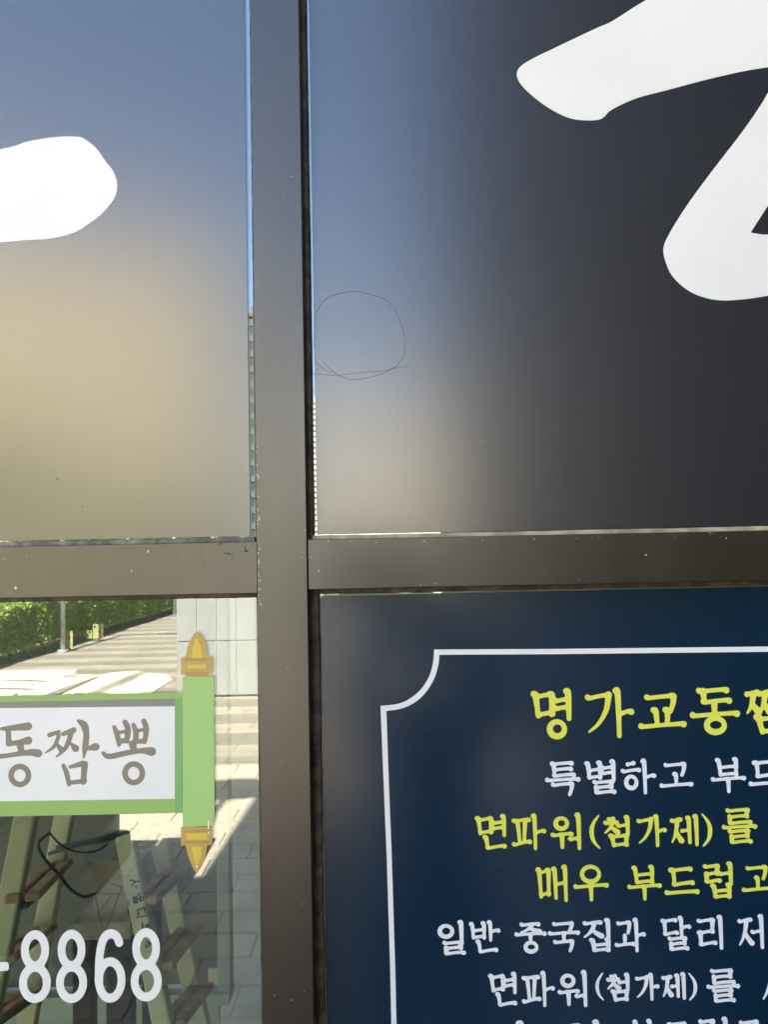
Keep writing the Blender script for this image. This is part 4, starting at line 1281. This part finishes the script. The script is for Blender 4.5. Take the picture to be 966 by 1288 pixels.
q = P(140, 1130, .95)
g = empty('stool', (q.x, .97, .03), 'small high stool carrying a cardboard box inside the room', 'stool')
slab('top', (q.x - .055, .86, q.z - .05), (q.x + .075, 1.10, q.z - .012), M_BOXC, g)
for dx in (-.035, .055):
    for dy in (.88, 1.08): slab('leg', (q.x + dx - .02, dy - .02, .031), (q.x + dx + .02, dy + .02, q.z - .051), M_TRIM, g)
a_, b_ = P(116, 1106, .88), P(160, 1128, .88)
bx = empty('cardboard_box', ((a_.x + b_.x) / 2, .95, q.z - .011), 'small open cardboard box on the stool inside the room', 'box')
slab('carton', (a_.x, .88, q.z - .011), (b_.x, 1.05, a_.z), M_BOXC, bx, bevel=.002, seg=1)
for s in (0, 1):
    bm = bmesh.new()
    add_beam(bm, ((a_.x + b_.x) / 2, .88 + s * .17, a_.z + .001), ((a_.x + b_.x) / 2, .86 + s * .21, a_.z + .05), (b_.x - a_.x), .004, up=(0, 1, 0))
    link('flap', finish(bm), M_BOXC, bx, (0, 0, 0), world=True)
q2 = P(190, 1122, 1.25)
hb = empty('helmet', (q2.x, 1.25, q2.z - .02), 'mauve plastic safety helmet hanging between the ladder rails', 'helmet')
bm = bmesh.new(); bmesh.ops.create_uvsphere(bm, u_segments=20, v_segments=12, radius=.085)
bmesh.ops.delete(bm, geom=[v_ for v_ in bm.verts if v_.co.z < -.01], context='VERTS')
for v_ in bm.verts: v_.co.z *= 1.15
bmesh.ops.solidify(bm, geom=list(bm.faces), thickness=.003)
link('shell', finish(bm, smooth=True), M_PURP, hb, (0, 0, .04))
bm = bmesh.new(); add_tube(bm, [(0, 0, .032), (0, 0, .038)], [.10, .098], 20); link('brim', finish(bm), M_PURP, hb)
for k, (p0, p1) in enumerate([((70, 1066, .80), (186, 1041, .95)), ((74, 1069, .80), (178, 1047, .95)), ((60, 1074, .82), (168, 1044, .97))]):
    a_, b_ = P(*p0), P(*p1)
    bm = bmesh.new(); add_tube(bm, [a_ - (a_ + b_) / 2, b_ - (a_ + b_) / 2], .0045, 8)
    o = link('pipe', finish(bm, smooth=True), M_BLUE, None, (a_ + b_) / 2)
    tag(o, ['uppermost blue-grey pipe of the bundle resting across the ladders', 'middle blue-grey pipe of the bundle across the ladders', 'lowest blue-grey pipe of the bundle across the ladders'][k], 'pipe', 'pipes across the ladders')
for k, pts in enumerate([[(62, 1048, .6), (48, 1060, .6), (54, 1078, .6), (72, 1098, .62), (88, 1118, .64), (105, 1128, .66), (118, 1124, .7)],
                         [(60, 1046, .6), (78, 1064, .62), (100, 1072, .66), (122, 1070, .7), (134, 1062, .75)],
                         [(128, 1112, .7), (120, 1125, .7), (124, 1150, .7), (131, 1168, .7), (140, 1150, .72), (148, 1128, .74), (152, 1116, .74), (140, 1112, .74)]]):
    cc = catmull([P(*p) for p in pts], 5)
    cen = cc[len(cc) // 2]
    bm = bmesh.new(); add_tube(bm, [p - cen for p in cc], [.0030, .0020, .0009][k], 7)
    o = link('cable', finish(bm, smooth=True), M_CABLE, None, cen)
    tag(o, ['thick black cable looping down from the left ladder', 'thin black cable sagging rightwards below the pipes', 'fine black cord hanging in a loop below the cardboard box'][k], 'cable')

# ------------------------------------------------------------------ the person taking the picture, seen only as a soft reflection
M_SKIN = mat('skin', (0.45, 0.28, 0.19), rough=0.55)
M_JACKET = mat('dark_navy_jacket', (0.018, 0.022, 0.032), rough=0.85, var=.2, vscale=20)
M_TROUS = mat('charcoal_trousers', (0.022, 0.022, 0.024), rough=0.9)
M_HAIR = mat('black_hair', (0.008, 0.007, 0.007), rough=0.5)
M_PHONE = mat('phone_case', (0.02, 0.02, 0.022), rough=0.3)


def skinned(name, verts, edges, radii, mt, parent, loc=(0, 0, 0), sub=2, root=0):
    me = bpy.data.meshes.new(name)
    me.from_pydata([tuple(v_) for v_ in verts], edges, [])
    ob = bpy.data.objects.new(name, me); C.objects.link(ob)
    md = ob.modifiers.new('s', 'SKIN'); md.use_smooth_shade = True
    sv = me.skin_vertices[0].data
    for i, r in enumerate(radii): sv[i].radius = r if isinstance(r, tuple) else (r, r); sv[i].use_root = (i == root)
    ob.modifiers.new('u', 'SUBSURF').levels = sub
    me2 = bpy.data.meshes.new_from_object(ob.evaluated_get(bpy.context.evaluated_depsgraph_get()))
    bpy.data.objects.remove(ob)
    me2.materials.clear()
    return link(name, me2, mt, parent, loc)


PX, PY = 0.12, -1.36
per = empty('person', (PX, PY, 0), 'person in dark jacket and trousers holding a phone up with both hands', 'person')
bv = [(0, 0, .95), (0, -.01, 1.10), (0, -.02, 1.28), (0, -.01, 1.44), (0, .0, 1.53), (0, .03, 1.60),       # 0-5 pelvis..head base
      (-.17, -.01, 1.46), (-.19, .19, 1.62), (-.10, .40, 1.86), (.17, -.01, 1.46), (.12, .20, 1.62), (.0, .40, 1.86),
      (-.10, 0, .88), (-.11, .03, .48), (-.12, -.03, .09), (-.12, .12, .05), (.10, 0, .88), (.11, .0, .48), (.13, -.05, .09), (.13, .10, .05)]
be = [(0, 1), (1, 2), (2, 3), (3, 4), (4, 5), (3, 6), (6, 7), (7, 8), (3, 9), (9, 10), (10, 11), (0, 12), (12, 13), (13, 14), (14, 15), (0, 16), (16, 17), (17, 18), (18, 19)]
br = [(.16, .11), (.145, .105), (.165, .115), (.13, .09), (.06, .06), (.055, .06), .072, .048, .034, .072, .048, .034, .095, .065, .045, .04, .095, .065, .045, .04]
skinned('body', bv, be, br, M_JACKET, per)
hv = [(0, .04, 1.62), (0, .055, 1.68), (0, .05, 1.745), (0, .04, 1.79)]
hd = skinned('head', [(x, y, z - .0) for x, y, z in hv], [(0, 1), (1, 2), (2, 3)], [(.055, .06), (.072, .085), (.078, .092), (.055, .065)], M_SKIN, per)
for nm, c_, s_, mt_ in (('nose', (0, .150, 1.695), (.012, .016, .022), M_SKIN), ('ear', (-.078, .045, 1.695), (.01, .02, .03), M_SKIN), ('ear', (.078, .045, 1.695), (.01, .02, .03), M_SKIN),
                        ('eye', (-.030, .134, 1.715), (.012, .008, .007), M_HAIR), ('eye', (.030, .134, 1.715), (.012, .008, .007), M_HAIR), ('mouth', (0, .137, 1.652), (.022, .007, .006), M_RUST)):
    bm = bmesh.new(); bmesh.ops.create_uvsphere(bm, u_segments=12, v_segments=8, radius=1)
    for v_ in bm.verts: v_.co = Vector((v_.co.x * s_[0], v_.co.y * s_[1], v_.co.z * s_[2]))
    link(nm, finish(bm, smooth=True), mt_, hd, c_)
bm = bmesh.new(); bmesh.ops.create_uvsphere(bm, u_segments=24, v_segments=16, radius=1)
for v_ in list(bm.verts):
    v_.co = Vector((v_.co.x * .092, v_.co.y * .108, v_.co.z * .105))
    if v_.co.y > .05 and v_.co.z < .045 or v_.co.z < -.075: bm.verts.remove(v_)
for v_ in bm.verts: v_.co *= 1 + .03 * math.sin(v_.co.x * 90) * math.sin(v_.co.z * 70)
bmesh.ops.solidify(bm, geom=list(bm.faces), thickness=.012)
link('hair', finish(bm, smooth=True), M_HAIR, hd, (0, .035, 1.73))
# the phone and the hands round it
PH = Vector((-.045, -.885, 1.955))
ph = slab('phone', PH + Vector((-.070, -.0045, -.075)), PH + Vector((.076, .0045, .075)), M_PHONE, None, bevel=.004)
tag(ph, 'dark smartphone held up before the window in both hands', 'phone')
for side in (-1, 1):
    wr = Vector((PX, PY, 0)) + Vector(bv[8] if side < 0 else bv[11])
    ed = PH + Vector((side * .078 + (.003 if side > 0 else 0.006), 0, -.02))
    o = ed - Vector((PX, PY, 0)); wv = wr - Vector((PX, PY, 0))
    palm = o + Vector((side * .022, -.045, -.02))
    vs = [wv, (wv + palm) / 2, palm]; es = [(0, 1), (1, 2)]; rs = [.026, (.03, .02), (.034, .018)]
    for k in range(4):
        b0 = len(vs)
        zz = .038 - k * .022
        ln = (.92, 1.0, .96, .8)[k]
        vs += [palm + Vector((side * .012, .028, zz * .8)), o + Vector((side * .016, .002, zz)), o + Vector((side * .004, .018 * ln, zz + .001)), o + Vector((-side * .018 * ln, .016, zz + .002))]
        es += [(2, b0), (b0, b0 + 1), (b0 + 1, b0 + 2), (b0 + 2, b0 + 3)]; rs += [.0095, .009, .0085, .0075]
    b0 = len(vs)
    vs += [palm + Vector((-side * .004, .012, .026)), o + Vector((-side * .004, -.020, .026)), o + Vector((-side * .026, -.016, .034))]
    es += [(2, b0), (b0, b0 + 1), (b0 + 1, b0 + 2)]; rs += [.012, .0105, .009]
    skinned('hand', vs, es, rs, M_SKIN, per, sub=1)
for sx_ in (-.12, .13):
    slab('shoe', (PX + sx_ - .05, PY - .10, 0.0), (PX + sx_ + .05, PY + .19, .085), M_TRIM, per, bevel=.03)
